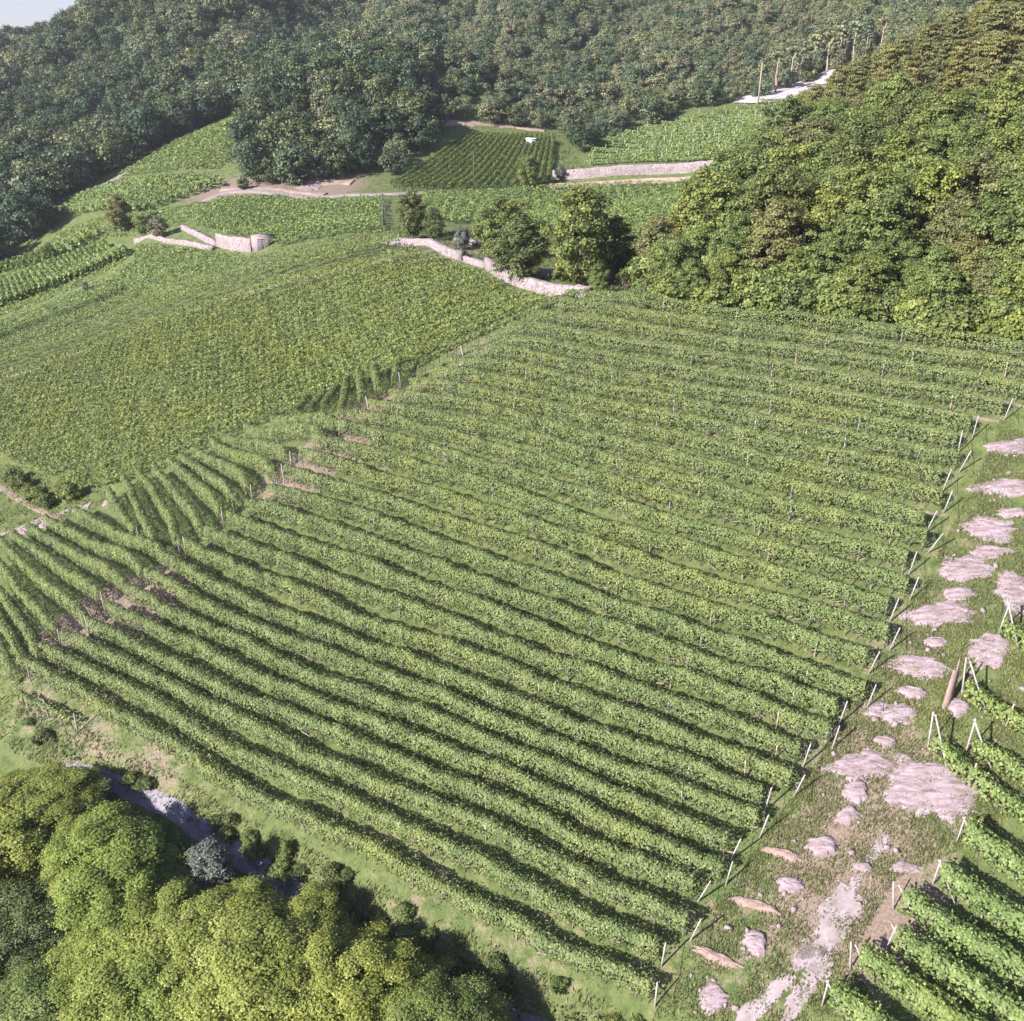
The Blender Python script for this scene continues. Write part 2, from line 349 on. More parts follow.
def ribbon(name, px, width, mat_, lift=.06, jit=.2, world=None, cross=7, holes=0.):
    P = drape(smooth_poly(at_list(px) if world is None else world, 2)); P = resample(P, .16 if holes else max(.6, width / 3.5))
    d = np.gradient(P, axis=0); d[:, 2] = 0; d /= np.linalg.norm(d, axis=1)[:, None] + 1e-9
    n = np.stack([-d[:, 1], d[:, 0], 0 * d[:, 0]], 1); s = np.arange(len(P)) * (.28 if holes else 1.)
    wl_ = width * .5 * (1 + wob(s, 9, jit) + rng.normal(0, jit * (.12 if holes else .35), len(s))); wr_ = width * .5 * (1 + wob(s, 7, jit) + rng.normal(0, jit * (.12 if holes else .35), len(s)))
    t = np.linspace(-1, 1, cross)
    off = np.where(t[None] < 0, t[None] * wl_[:, None], t[None] * wr_[:, None])
    Q = P[:, None] + n[:, None] * off[..., None]; Q = drape(Q); Q[..., 2] += lift
    Q[:, 0, 2] -= lift * 1.5; Q[:, -1, 2] -= lift * 1.5
    mb = MB(); mb.grid(Q)
    if holes:
        c_ = Q[:-1, :-1]; hn = np.sin(c_[..., 0] * 2.1 + 1.7 * np.sin(c_[..., 1] * 1.3)) + np.sin(c_[..., 1] * 2.9 + 1.3 * np.sin(c_[..., 0] * 1.9)) + rng.normal(0, .7, c_.shape[:2])
        edge = np.abs(np.linspace(-1, 1, Q.shape[1] - 1))[None]; k = (hn + 1.6 * edge ** 3 < 2.6 - 2.6 * holes).ravel()
        mb.f[0] = mb.f[0][k]; mb.t[0] = mb.t[0][k]; mb.m[0] = mb.m[0][k]
    return link(name, mb.mesh(name, [mat_], True))
tag(ribbon("lower_path", [(63, 770)] + PATH_PX[3:], 1.35, M['path'], .08, .12), kind="structure")
tag(ribbon("stone_track", [(806, 968), (822, 945), (838, 912), (852, 890)], 2.2, M['track'], .07, .25, cross=22, holes=.40), kind="structure")
tag(ribbon("stone_track", [(722, 1050), (750, 1012), (780, 988), (800, 965), (812, 945)], .95, M['track'], .07, .35, cross=12, holes=.4), kind="structure")
tag(ribbon("stone_track", [(764, 1050), (786, 1015), (803, 990), (815, 970), (826, 950)], 1.0, M['track'], .07, .35, cross=12, holes=.4), kind="structure")
tag(ribbon("stone_track", [(850, 893), (866, 868), (876, 850), (888, 836)], .6, M['track'], .06, .5, cross=12, holes=.55), kind="structure")
tag(ribbon("dirt_track", [(-10, 480), (15, 497), (42, 512), (60, 517)], .9, M['soil'], .08, .15), kind="structure")
tag(ribbon("dirt_track", [(-20, 542), (8, 533), (30, 524), (60, 513), (90, 505)], 1.2, M['track'], .08, .4, holes=.45), kind="structure")
tag(ribbon("dirt_track", [(203, 203), (220, 194), (240, 191), (280, 194), (320, 198), (345, 195), (385, 195), (425, 193)], 3.4, M['track'], .25, .3), kind="structure")
tag(ribbon("dirt_track", [(50, 203), (80, 192), (108, 184), (128, 172), (150, 164)], 3., M['track'], .25, .4), kind="structure")
tag(ribbon("dirt_track", [(420, 121), (450, 123), (500, 124), (545, 131)], 3.5, M['cut'], .25, .4), kind="structure")
tag(ribbon("dirt_track", [(160, 188), (200, 186), (225, 185)], 2.2, M['track'], .2, .4), kind="structure")
tag(ribbon("bare_clearing", [(752, 104), (775, 97), (800, 90), (825, 82), (848, 76)], 30., M['sand'], .3, .3), kind="structure")
tag(ribbon("bare_clearing", [(310, 181), (330, 182), (352, 183)], 5., M['cut'], .25, .4), kind="structure")
tag(ribbon("bare_bank", [(222, 190), (250, 189), (290, 191), (325, 195)], 3., M['cut'], .3, .4), kind="structure")

# ------------------------------------------------------------------ posts and vine rows
def post_mesh(name, h, w, mt):
    mb = MB(); mb.box((0, 0, h / 2 - .15), (w / 2, w / 2, h / 2 + .15), taper=.82); mb.box((0, 0, h + .015), (w * .32, w * .32, .02))
    mb.box((0, 0, h * .78), (w * .62, w * .12, .02)); mb.box((0, 0, h * .5), (w * .62, w * .12, .02))
    return mb.mesh(name, [mt])
POST = post_mesh("trellis_post", 1.95, .085, M['post']); WPOST = post_mesh("wooden_post", 1.9, .09, M['woodpost'])
EPOST = post_mesh("end_post", 2.1, .088, M['post'])
def brace_mesh():
    mb = MB(); mb.tube([(0, 0, 2.0), (.75, 0, .9), (1.5, 0, -.15)], .05, 6); mb.box((0.02, 0, 2.0), (.06, .06, .05)); return mb.mesh("brace", [M['post']])
BRACE = brace_mesh()
mb = MB(); mb.tube([(0, 0, 1.95), (.6, 0, .9), (1.25, 0, -.1)], .018, 4); WIRE = mb.mesh('anchor_wire', [M['metal']])

def row_foliage(P, dens, size, w, h0, h1, mt, shoots=.12, stems=True, name="foliage"):
    """leafy hedge of one trellised row; P world points along it; returned relative to P[0]"""
    P = resample(P, .5); L = len(P) * .5; O = P[0].copy(); P = P - O
    s = np.arange(len(P)) * .5
    tang = np.gradient(P, axis=0); tang[:, 2] = 0; tang /= np.linalg.norm(tang, axis=1)[:, None] + 1e-9
    nor = np.stack([-tang[:, 1], tang[:, 0], 0 * s], 1)
    top = h1 + wob(s, 2.4, .11) + wob(s, 14, .08); wid = w * (1 + wob(s, 2.3, .22)); low = h0 + wob(s, 2., .18); mean = wob(s, 6., .10)
    gap = np.clip(1.08 + wob(s, 7., .16) + wob(s, 25., .08), .6, 1.2)
    N = int(L * dens); k = rng.uniform(0, len(P) - 1.001, N)
    keep = rng.uniform(0, 1.05, N) < np.interp(k, np.arange(len(P)), gap); k = k[keep]; N = len(k)
    ip = lambda a: np.interp(k, np.arange(len(P)), a)
    C = np.stack([ip(P[:, j]) for j in range(3)], 1); nn = np.stack([ip(nor[:, j]) for j in range(3)], 1)
    th = rng.uniform(-np.pi * .5, np.pi * 1.5, N); th = np.where((np.sin(th) < -.5) & (rng.uniform(0, 1, N) < .6), -th, th)
    rr = np.where(rng.uniform(0, 1, N) < .8, rng.uniform(.86, 1.06, N), rng.uniform(.4, .9, N))
    wd, tp, lw = ip(wid), ip(top), ip(low)
    ct_, st_ = np.sign(np.cos(th)) * np.abs(np.cos(th)) ** .6, np.sign(np.sin(th)) * np.abs(np.sin(th)) ** .7
    ripple = 1 + .14 * np.sin(k * 2.9 + 2 * th) * np.sin(k * 1.13 + 1.7)
    lat = ct_ * rr * wd * .5 * ripple; hh = (tp + lw) / 2 + st_ * rr * (tp - lw) / 2 * (.93 + .07 * ripple)
    C = C + nn * (lat + ip(mean))[:, None]; C[:, 2] += hh
    nrm = nn * ct_[:, None]; nrm[:, 2] += st_ * .9 + .3
    tint = np.clip(.5 + rng.normal(0, .22, N) + ip(wob(s, 4., .16)), 0, 1)
    mb = MB(); mb.quads(leaves(C, size * rng.uniform(.65, 1.3, N), nrm, .85, .42), tint)
    ns = int(L * shoots * 8)                       # loose shoots over the top
    if ns:
        k = rng.uniform(0, len(P) - 1.001, ns); ip = lambda a: np.interp(k, np.arange(len(P)), a)
        B = np.stack([ip(P[:, j]) for j in range(3)], 1); B[:, 2] += ip(top) - .1; B += np.stack([ip(nor[:, j]) for j in range(3)], 1) * rng.normal(0, w * .25, ns)[:, None]
        dr = rng.normal(0, .55, (ns, 3)); dr[:, 2] = 1; ln = rng.uniform(.2, .6, ns)
        for q in range(4):
            C2 = B + dr * (ln * (q + .5) / 4)[:, None]
            mb.quads(leaves(C2, size * .8, dr * .2 + [0, 0, .6], .7, .7), np.clip(.72 + rng.normal(0, .15, ns), 0, 1))
    if stems:
        m2 = int(L / .9); k = np.linspace(.3, len(P) - 1.3, max(2, m2)); ip = lambda a: np.interp(k, np.arange(len(P)), a)
        B = np.stack([ip(P[:, j]) for j in range(3)], 1) + rng.normal(0, .05, (len(k), 3)) * [1, 1, 0]
        for side in range(3):
            a = side * 2.094; e = .035 * np.array([math.cos(a), math.sin(a), 0]); e2 = .035 * np.array([math.cos(a + 2.094), math.sin(a + 2.094), 0])
            tp2 = B + np.c_[rng.normal(0, .05, (len(k), 2)), np.full(len(k), h0 + .35)]
            lo2 = B - [0, 0, .1]
            mb.quads(np.stack([lo2 + e, lo2 + e2, tp2 + e2 * .7, tp2 + e * .7], 1), .5, 1)
        # a few bare canes in the fruiting zone
        m3 = int(L * 3); k = rng.uniform(0, len(P) - 1.001, m3); ip = lambda a: np.interp(k, np.arange(len(P)), a)
        B = np.stack([ip(P[:, j]) for j in range(3)], 1) + np.stack([ip(nor[:, j]) for j in range(3)], 1) * rng.normal(0, .14, m3)[:, None]; B[:, 2] += rng.uniform(.3, max(.4, h0 + .2), m3)
        dr = np.stack([ip(tang[:, j]) for j in range(3)], 1) * rng.normal(0, .3, m3)[:, None]; dr[:, 2] += rng.uniform(.1, .5, m3)
        e = np.stack([ip(nor[:, j]) for j in range(3)], 1) * .03; e[:, 2] += .02
        mb.quads(np.stack([B - e, B + e, B + dr + e, B + dr - e], 1), .5, 1)
    return mb.mesh(name, [mt, M['cane']]), O

def vine_row(P, label, group, dens=120, size=.25, w=.75, h0=.75, h1=2.0, mt=None, post_step=6., ends=(0, 1), shoots=.12, brace=False, stems=True, pmesh=None, lean=.12, post_over=0., name="vine_row"):
    P = drape(P)
    me_, O = row_foliage(P, dens, size, w, h0, h1, mt or M['vine'], shoots, stems)
    root = empty(name, O); tag(root, label, "vine row", group)
    link("foliage", me_, root)
    if post_step:
        Q = resample(P, .5); n = len(Q); step = int(post_step / .5); st = random.randint(2, max(3, step - 1))
        for k in range(st, n - 3, step):
            p = Q[k] - O; o = link("post", pmesh or (POST if random.random() < .7 else WPOST), root, p + [0, 0, post_over * random.uniform(.4, 1.)])
            o.rotation_euler = (random.gauss(0, .03), random.gauss(0, .03), random.uniform(0, 3))
        for e in (0, 1):
            if not ends[e]: continue
            i = 0 if e == 0 else n - 1; j = 1 if e == 0 else n - 2
            d = Q[i] - Q[j]; d[2] = 0; d /= np.linalg.norm(d)
            p = Q[i] + d * .35; p[2] = hz(p[0], p[1])
            o = link("end_post", EPOST, root, p - O); az = math.atan2(d[1], d[0])
            o.rotation_mode = 'QUATERNION'
            from mathutils import Quaternion
            o.rotation_quaternion = Quaternion((-d[1], d[0], 0), lean + random.gauss(0, .08)) @ Quaternion((0, 0, 1), az)
            if not brace:
                wi = link("anchor_wire", WIRE, root, p - O); wi.rotation_euler.z = az
            if brace:
                b_ = link("brace", BRACE, root, p - O); b_.rotation_euler.z = az + math.pi + random.gauss(0, .1)
    return root

# main field : rows interpolated between traced ones, along the contours of the slope
KEYS = sorted(GUIDES); GW = {k: resample_n(smooth_poly(at_list(GUIDES[k]), 2), 80) for k in KEYS}
MAIN = []
for i in range(29):
    a = max(k for k in KEYS if k <= i); b_ = min(k for k in KEYS if k >= i)
    f = 0 if a == b_ else (i - a) / (b_ - a)
    P = GW[a] * (1 - f) + GW[b_] * f
    s = np.linspace(0, 1, 80); d = np.gradient(P, axis=0); n = np.stack([-d[:, 1], d[:, 0], 0 * s], 1); n /= np.linalg.norm(n, axis=1)[:, None]
    P = P + n * wob(s * 60, 30., .22)[:, None]
    if i % 2 == 1 and i > 4: P = P[:-1]
    MAIN.append(drape(P))
    up = 28 - i
    lab = ("trellised vine row nearest the dark scrub bank along the lower edge of the main field" if up == 0 else
           "trellised vine row along the top edge of the main field below the wooded knoll" if i == 0 else
           "long trellised vine row, %s up from the scrub bank below the main field" % ORD[up])
    vine_row(P, lab, "long vine rows of the main field", dens=430 if i > 8 else 330, size=.15, w=.80 if i > 12 else .76, h0=.50 if i > 12 else .62, h1=2.05 if i > 12 else 1.98, ends=(i % 5 == 0, i > 2), post_step=8)
for i, P in enumerate(MAIN[:9]):
    tag(ribbon("soil_shade_strip", None, .42, M['soil'], .05, .45, world=P + np.array([-.1, -.25, 0]), cross=4), kind="structure")
# a thin broken row under the lowest one
vine_row(at_list([(20, 704), (45, 716), (75, 732)]), "short thin remnant of a vine row on the bare bank under the main field", "long vine rows of the main field", dens=50, w=.5, h1=1.5)

LEFT = [[(-22, 612), (-6, 635), (14, 672)], [(-14, 600), (2, 622), (26, 664)], [(2, 592), (8, 603), (41, 656)], [(0, 562), (8, 572), (29, 603), (55, 631)], [(0, 540), (8, 548), (35, 574), (59, 597), (84, 619)], [(14, 536), (49, 558), (78, 582), (98, 597)],
 [(31, 529), (69, 550), (98, 568), (123, 586)], [(47, 521), (82, 538), (118, 554), (141, 571)], [(78, 513), (110, 529), (137, 544), (163, 559)], [(110, 493), (122, 511), (135, 529)],
 [(126, 480), (137, 501), (149, 529), (154, 538)], [(141, 476), (157, 493), (172, 519), (178, 540)], [(157, 472), (176, 491), (188, 509), (200, 527)], [(171, 463), (199, 484), (219, 511)],
 [(182, 458), (212, 477), (233, 501)], [(195, 453), (230, 467), (247, 487)], [(212, 443), (250, 460), (271, 474)], [(223, 439), (260, 446), (284, 457)], [(247, 431), (285, 434), (319, 439)],
 [(274, 422), (309, 422), (331, 427)], [(296, 416), (306, 405)], [(310, 414), (322, 399)], [(324, 410), (335, 393)], [(343, 414), (347, 389)], [(363, 402), (361, 383)], [(380, 393), (376, 377)], [(396, 384), (398, 371)]]
for i, px in enumerate(LEFT):
    px = np.array(px, float); px[:, 1] += 9
    px[-1] += (px[-1] - px[-2]) / np.linalg.norm(px[-1] - px[-2]) * 7
    P = resample_n(smooth_poly(at_list(px), 2), 30)
    lab = ("curved vine row lowest on the slope turning away from the main field" if i == 0 else
           "short curved vine row beyond the crest, %s up the slope below the yellow-green field" % ORD[i])
    vine_row(P, lab, "curved vine rows beyond the crest", dens=380, size=.15, w=.78, h0=.4, h1=2.05, ends=(0, i % 2), post_step=9)
vine_row(smooth_poly(at_list([(404, 389), (430, 373), (462, 357), (500, 340), (540, 323), (574, 309)]), 2), "straight high-trained vine row with dark shade beneath, edging the yellow-green field", None, dens=150, size=.24, w=.9, h0=1.42, h1=2.15, post_step=4, ends=(1, 1), pmesh=EPOST)
tag(ribbon("soil_shade_strip", [(408, 394), (432, 378), (464, 362), (502, 345), (542, 328), (574, 313)], 1.0, M['soil'], .06, .3), kind="structure")
for px in ([(618, 292), (630, 284)], [(634, 291), (645, 282)], [(652, 292), (664, 284)]):
    vine_row(at_list(px), "very short vine row end between the stone wall and the wooded knoll", "short vine rows by the knoll", dens=110, post_step=0, w=.9)

NEAR = [("vine row with dense shoots in the lower corner, nearest the end of the stone track", [(828, 985), (843, 994), (860, 1007), (885, 1028), (905, 1045)]),
 ("leafy vine row with a shaded end post, second up from the lower corner", [(856, 949), (894, 972), (942, 1007), (985, 1038)]),
 ("leafy vine row with a shaded brace, third up from the lower corner", [(892, 929), (933, 955), (981, 990), (1020, 1016), (1070, 1050)]),
 ("leafy vine row beginning beside the pale end post, fourth up from the lower corner", [(899, 890), (942, 921), (987, 946), (1024, 968), (1080, 1000)]),
 ("leafy vine row over a deep shadow, fifth up from the lower corner", [(938, 865), (976, 893), (1024, 921), (1080, 950)]),
 ("leafy vine row beginning under the large pink rock slab", [(962, 822), (998, 850), (1024, 868), (1080, 900)]),
 ("vine row with a braced pale end post by the large pink rock slab", [(932, 722), (969, 757), (1000, 782), (1024, 798), (1080, 830)]),
 ("vine row with a short braced end post above the large pink rock slab", [(971, 726), (1000, 742), (1024, 758), (1080, 790)]),
 ("vine row with a tall braced end post beside the reddish board", [(966, 668), (990, 690), (1024, 705), (1080, 730)]),
 ("vine row with a braced end post near the pale rock dome", [(1003, 606), (1024, 625), (1080, 660)])]
for i, (lab, px) in enumerate(NEAR):
    px = np.array(px, float); px[:, 1] += (24 if i < 6 else 30)
    big = i < 6
    P = resample_n(smooth_poly(at_list(px), 2), 40)
    if not big: 
        root = vine_row(P, lab, "vine rows beyond the stone track", dens=170, size=.2, w=.95, h0=.2, h1=1.55, post_step=8, ends=(1, 0), brace=True, lean=.02, mt=M['vine_fresh'])
        for ch in root.children:
            if ch.name.startswith(('end_post', 'brace')): ch.scale = (1.15, 1.15, 1.35)
    else:
        root = vine_row(P, lab, "vine rows beyond the stone track", dens=420, size=.19, w=1.2, h0=.5, h1=2.25, mt=M['vine_fresh'], shoots=.55, post_step=6, ends=(1, 0), brace=True, lean=.05)

# ------------------------------------------------------------------ pergola fields: closed leaf canopies
def in_poly(x, y, poly):
    poly = np.asarray(poly, float); c = np.zeros(len(x), bool); j = len(poly) - 1
    for i in range(len(poly)):
        xi, yi = poly[i, 0], poly[i, 1]; xj, yj = poly[j, 0], poly[j, 1]
        c ^= ((yi > y) != (yj > y)) & (x < (xj - xi) * (y - yi) / (yj - yi + 1e-12) + xi); j = i
    return c
def canopy(name, px, mt, dens, size, h, lump, label, row_dir=None, row_gap=3.2, rowamp=.25, lo=.0, kind="stuff"):
    W = at_list(px); lo_, hi_ = W.min(0), W.max(0)
    A = (hi_[0] - lo_[0]) * (hi_[1] - lo_[1]); N = int(A * dens)
    x = rng.uniform(lo_[0], hi_[0], N); y = rng.uniform(lo_[1], hi_[1], N)
    m = in_poly(x, y, W[:, :2]); x, y = x[m], y[m]; N = len(x)
    if row_dir is None: row_dir = W[1] - W[0]
    d = np.array(row_dir[:2]) / np.hypot(*row_dir[:2]); t = -d[1] * x + d[0] * y; s = d[0] * x + d[1] * y
    bumpy = 0
    for k in range(7):
        a = rng.uniform(0, 6.3); q = rng.uniform(.35, 1.7) * 2 * np.pi / lump
        bumpy = bumpy + np.sin(q * (math.cos(a) * x + math.sin(a) * y) + rng.uniform(0, 6.3))
    rowm = np.cos(t * 2 * np.pi / row_gap)
    ed = np.clip(1 - np.abs(rowm), 0, 1)
    z = hz(x, y) + h + bumpy * .075 + rowm * rowamp - rng.exponential(.18, N)
    keep = rng.uniform(0, 1, N) < np.clip(.75 + .4 * rowm + .15 * bumpy, .12, 1)
    C = np.stack([x, y, z], 1)[keep]; b2 = bumpy[keep] if not np.isscalar(bumpy) else 0
    tint = np.clip(.5 + rng.normal(0, .22, len(C)) + .05 * b2, 0, 1)
    mb = MB(); mb.quads(leaves(C, size * rng.uniform(.65, 1.35, len(C)), np.tile([-.15, -.15, 1.], (len(C), 1)), .8, .55), tint)
    o = link(name, mb.mesh(name, [mt])); return tag(o, label, "undergrowth" if name == "undergrowth" else "vineyard canopy", None, kind)
canopy("vine_canopy", [(-60, 415), (0, 384), (120, 338), (200, 311), (300, 284), (402, 259), (440, 264), (476, 280), (496, 292), (556, 307), (535, 316), (490, 334), (440, 356), (398, 374), (330, 404), (270, 424), (200, 455), (150, 478), (115, 490), (72, 498), (30, 478), (-60, 430)],
       M['pergola'], 52, .29, 1.75, 1.35, "yellow-green closed vine canopy with a lumpy surface in front of the dark strip", row_dir=at(402, 251)[0] - at(0, 384)[0], row_gap=2.7, rowamp=.17)
canopy("vine_canopy", [(-60, 407), (0, 379), (120, 333), (200, 306), (300, 278), (402, 255), (384, 243), (300, 260), (250, 271), (190, 288), (130, 307), (60, 329), (0, 350), (-60, 372)],
       M['vine'], 40, .27, 2.5, 1.3, "smooth darker green vine canopy between the yellow-green field and the stone hut", row_dir=at(402, 247)[0] - at(0, 380)[0], row_gap=2.6, rowamp=.05)
canopy("vine_canopy", [(-60, 362), (0, 341), (60, 320), (130, 298), (190, 279), (250, 263), (240, 256), (190, 250), (137, 247), (132, 264), (100, 284), (60, 300), (0, 322), (-60, 340)],
       M['vine_fresh'], 16, .4, .7, 2.2, "light green terrace canopy below the low stone wall", rowamp=.1)
canopy("vine_canopy", [(190, 225), (225, 236), (262, 238), (275, 250), (384, 234), (384, 200), (330, 203), (280, 199), (215, 202)],
       M['vine_fresh'], 15, .42, 1.1, 2.0, "even green vineyard canopy between the pale track and the stone hut", rowamp=.12)
canopy("vine_canopy", [(425, 196), (545, 189), (620, 186), (720, 180), (712, 215), (660, 262), (625, 268), (560, 240), (500, 225), (450, 225), (400, 215)],
       M['vine_fresh'], 15, .42, 1.2, 2.2, "green vineyard canopy behind the round trees and below the double wall", row_dir=(1, .1), rowamp=.15)
canopy("vine_canopy", [(118, 178), (150, 159), (200, 133), (242, 114), (252, 128), (232, 160), (215, 171), (160, 174)], M['vine_fresh'], 9, .6, 1.2, 2.6, "steep bright green vineyard canopy climbing to the forest edge", row_dir=(1, .6), rowamp=.2)
canopy("vine_canopy", [(112, 189), (150, 181), (215, 178), (224, 188), (160, 191)], M['vine'], 10, .6, 1.2, 2.6, "narrow green vineyard terrace under the steep bright one", row_dir=(1, .1), rowamp=.3)

canopy("vine_canopy", [(-60, 312), (0, 290), (50, 272), (100, 250), (96, 240), (60, 256), (0, 276), (-60, 296)], M['vine_fresh'], 10, .45, .5, 2.4, "low bright green cover on the far left terrace between its short rows", rowamp=.05)
canopy("vine_canopy", [(-60, 338), (0, 316), (60, 296), (118, 268), (128, 258), (110, 252), (60, 280), (0, 300), (-60, 320)], M['vine_fresh'], 10, .45, .4, 2.4, "low green cover below the short rows of the far left terrace", rowamp=.05)
canopy("vine_canopy", [(130, 236), (180, 226), (215, 206), (200, 203), (120, 216), (60, 232), (20, 262), (60, 258), (100, 240)], M['vine_fresh'], 8, .5, .3, 2.4, "rough grassy cover around the grey round tree and the olive tree", rowamp=.03)
tag(ribbon("soil_shade_strip", [(-20, 389), (0, 381), (120, 335), (200, 308), (300, 280), (402, 257)], 1.3, M["soil"], .06, .2), kind="structure")  # dark ribbon paints the near canopy's edge shadow between the two fields
# distant vineyards with rows one can count
def far_rows(A, B, n, label, group, dens=26, size=.62, w=1.1, h1=1.9, mt=None, post_step=0, ends=(0, 0), post_over=0, pmesh=None):
    A = at_list(A); B = at_list(B); A = resample_n(A, n); B = resample_n(B, n)
    for i in range(n):
        P = resample_n(np.stack([A[i], B[i]]), 24)
        vine_row(P, label[0] if i == 0 else label[2] if i == n - 1 else label[1] % ORD[min(i, 29)], group, dens=dens, size=size, w=w, h0=.5, h1=h1, mt=mt or M['vine_fresh'], post_step=post_step, ends=ends, shoots=0, stems=False, post_over=post_over, lean=0, pmesh=pmesh)
far_rows([(392, 187), (420, 190), (470, 190), (520, 189), (548, 186)], [(468, 137), (495, 138), (520, 138), (540, 139), (553, 142)], 19,
  ("first vine row of the slanting patch, against the dark forest edge", "vine row of the slanting patch under the forest, %s from its dark forest edge", "last vine row of the slanting patch, behind the lone round tree"), "rows of the slanting vine patch", w=.8, dens=44, size=.42, h1=1.6, mt=M["bright"])
far_rows([(-8, 312), (8, 306), (60, 287), (128, 258)], [(-8, 292), (8, 286), (50, 268), (104, 248)], 24,
  ("lowest short vine row of the far left terrace", "short vine row of the far left terrace, %s along from its low end", "last short vine row of the far left terrace"), "short rows of the far left terrace", w=1.0, dens=30)
far_rows([(-8, 275), (40, 268), (70, 256), (100, 238)], [(-8, 270), (35, 258), (60, 250), (88, 236)], 16,
  ("short vine row beside the dark forest edge, at the low end", "short vine row against the left forest edge, %s along", "short vine row against the left forest edge, at its upper end"), "short rows by the left forest edge", w=1.0, dens=26)
far_rows([(55, 212), (75, 201), (115, 187)], [(120, 214), (150, 212), (222, 187)], 11,
  ("lowest vine row of the terrace by the grey round tree", "vine row of the terrace above the grey round tree, %s up", "top vine row of the terrace above the grey round tree"), "rows of the terrace above the grey tree", w=1.1, dens=26, post_step=8)
far_rows([(588, 166), (592, 150), (640, 130), (700, 116), (760, 104)], [(722, 160), (740, 148), (770, 130), (800, 112), (835, 97)], 15,
  ("lowest vine row above the long pale wall", "vine row on the slope above the long pale wall, %s up, with pale posts", "top vine row below the bare clearing"), "rows above the long pale wall", dens=34, size=.5, post_step=7, w=1.3, h1=1.5, post_over=.1, pmesh=post_mesh("tall_post", 2.3, .15, M["post"]))
# edge row at the far left, leaf colour darkened to paint the shade line
vine_row(smooth_poly(at_list([(0, 352), (30, 340), (70, 326), (126, 303)]), 1), "edge row of vines left of the dark strip, leaves coloured dark for the shade line", None, dens=150, size=.3, w=1.2, h0=.1, h1=3.2, post_step=0, mt=M['oak'])

# ------------------------------------------------------------------ walls, hut, poles
def stone_wall(px, h, t, label, mt=None, group=None):
    P = resample(drape(smooth_poly(at_list(px), 1)), 1.0)
    d = np.gradient(P, axis=0); d[:, 2] = 0; d /= np.linalg.norm(d, axis=1)[:, None] + 1e-9; n = np.stack([-d[:, 1], d[:, 0], 0 * d[:, 0]], 1)
    s = np.arange(len(P)); hh = h * (1 + wob(s, 8, .035)) + rng.normal(0, h * .02, len(P))
    prof = [(-.5, -.4), (-.5, .5), (-.42, .95), (-.2, 1.03), (.2, 1.02), (.42, .95), (.5, .5), (.5, -.4)]
    Q = np.stack([P + n * (a * t) + np.c_[0 * s, 0 * s, hh * z] for a, z in prof], 1) + rng.normal(0, .05, (len(P), len(prof), 3))
    Q = np.concatenate([Q[:1].mean(1, keepdims=True).repeat(len(prof), 1), Q, Q[-1:].mean(1, keepdims=True).repeat(len(prof), 1)])
    O = P[0]; mb = MB(); mb.grid(Q - O); o = link("stone_wall", mb.mesh("stone_wall", [mt or M['stone']]), None, O); return tag(o, label, "stone wall", group)
stone_wall([(378, 241), (410, 245), (440, 252), (464, 259)], 1.1, 1.4, "pale dry-stone wall under the small dark trees, edging the vine canopy")
stone_wall([(488, 266), (497, 275), (512, 283), (540, 290), (588, 297)], 1.3, 1.3, "curved pale stone wall ending at the main field's upper corner")
stone_wall([(466, 261), (476, 264), (486, 267)], .75, 1.2, "low joining piece of pale wall between the two long curved ones")
stone_wall([(456, 240), (475, 246)], .8, 1.2, "short piece of pale wall behind the small dark trees")
stone_wall([(538, 274), (556, 277)], .8, 1.0, "short piece of pale wall between the round tree and the tall tree")
stone_wall([(136, 242), (160, 242), (190, 244), (214, 250)], .75, 1.0, "low pale wall below the grey round tree")
stone_wall([(183, 229), (200, 237), (217, 245)], .9, 1.0, "pale ramp wall leading down to the stone hut")
stone_wall([(218, 246), (235, 250), (252, 251)], 2.35, .7, "tall pale retaining wall joined to the stone hut")
stone_wall([(553, 179), (600, 177), (660, 173), (723, 168)], 2.1, 1.2, "long pale retaining wall, upper of the two below the posted vineyard")
stone_wall([(543, 188), (600, 185), (660, 181), (722, 178)], .9, .9, "thin pale wall, lower of the two below the posted vineyard", M['cut'])
# hut
wa, q = at(236, 250)[0], at(260, 250)[0]; hut = empty("stone_hut", q, math.atan2(q[1] - wa[1], q[0] - wa[0]) * .6 + .1); tag(hut, "small flat-roofed stone hut with a grey door at the end of the pale wall", "hut")
mb = MB(); mb.box((0, 1.5, .9), (1.7, 1.5, 1.5)); link("wall", mb.mesh("wall", [M['stone']]), hut)
mb = MB(); mb.box((0, 1.5, 2.45), (1.72, 1.52, .05)); link("roof", mb.mesh("roof", [M['stone']]), hut)
mb = MB(); mb.box((.35, -.03, .9), (.66, .05, 1.0)); door = link("door", mb.mesh("door", [M['door']]), hut)
mb = MB(); mb.box((.78, -.12, .95), (.04, .04, .09)); link("handle", mb.mesh("handle", [M['metal']]), door)
mb = MB()
for sx in (-1, 1): mb.box((.35 + sx * .74, -.02, .92), (.07, .07, 1.03))
mb.box((.35, -.02, 2.02), (.82, .07, .07)); link("frame", mb.mesh("frame", [M['stone']]), hut)
def pole(u, v, h, r, label, mt, group=None, arm=False):
    mb = MB(); mb.tube([(0, 0, -.5), (0, 0, h * .5), (.04, .02, h)], [r * 1.2, r, r * .7], 8)
    if arm: mb.tube([(-.9, 0, h * .92), (0, 0, h * .94), (.9, 0, h * .92)], r * .5, 6); mb.tube([(-.7, 0, h * .92), (-.7, 0, h)], .06, 5); mb.tube([(.7, 0, h * .92), (.7, 0, h)], .06, 5)
    o = link("pole", mb.mesh("pole", [mt]), None, at(u, v)[0]); return tag(o, label, "pole", group)
pole(384, 231, 6.5, .16, "dark pole at the left end of the small dark trees", M['metal'])
pole(474, 191, 9, .13, "dark utility pole before the slanting vine patch", M['metal'], arm=True)
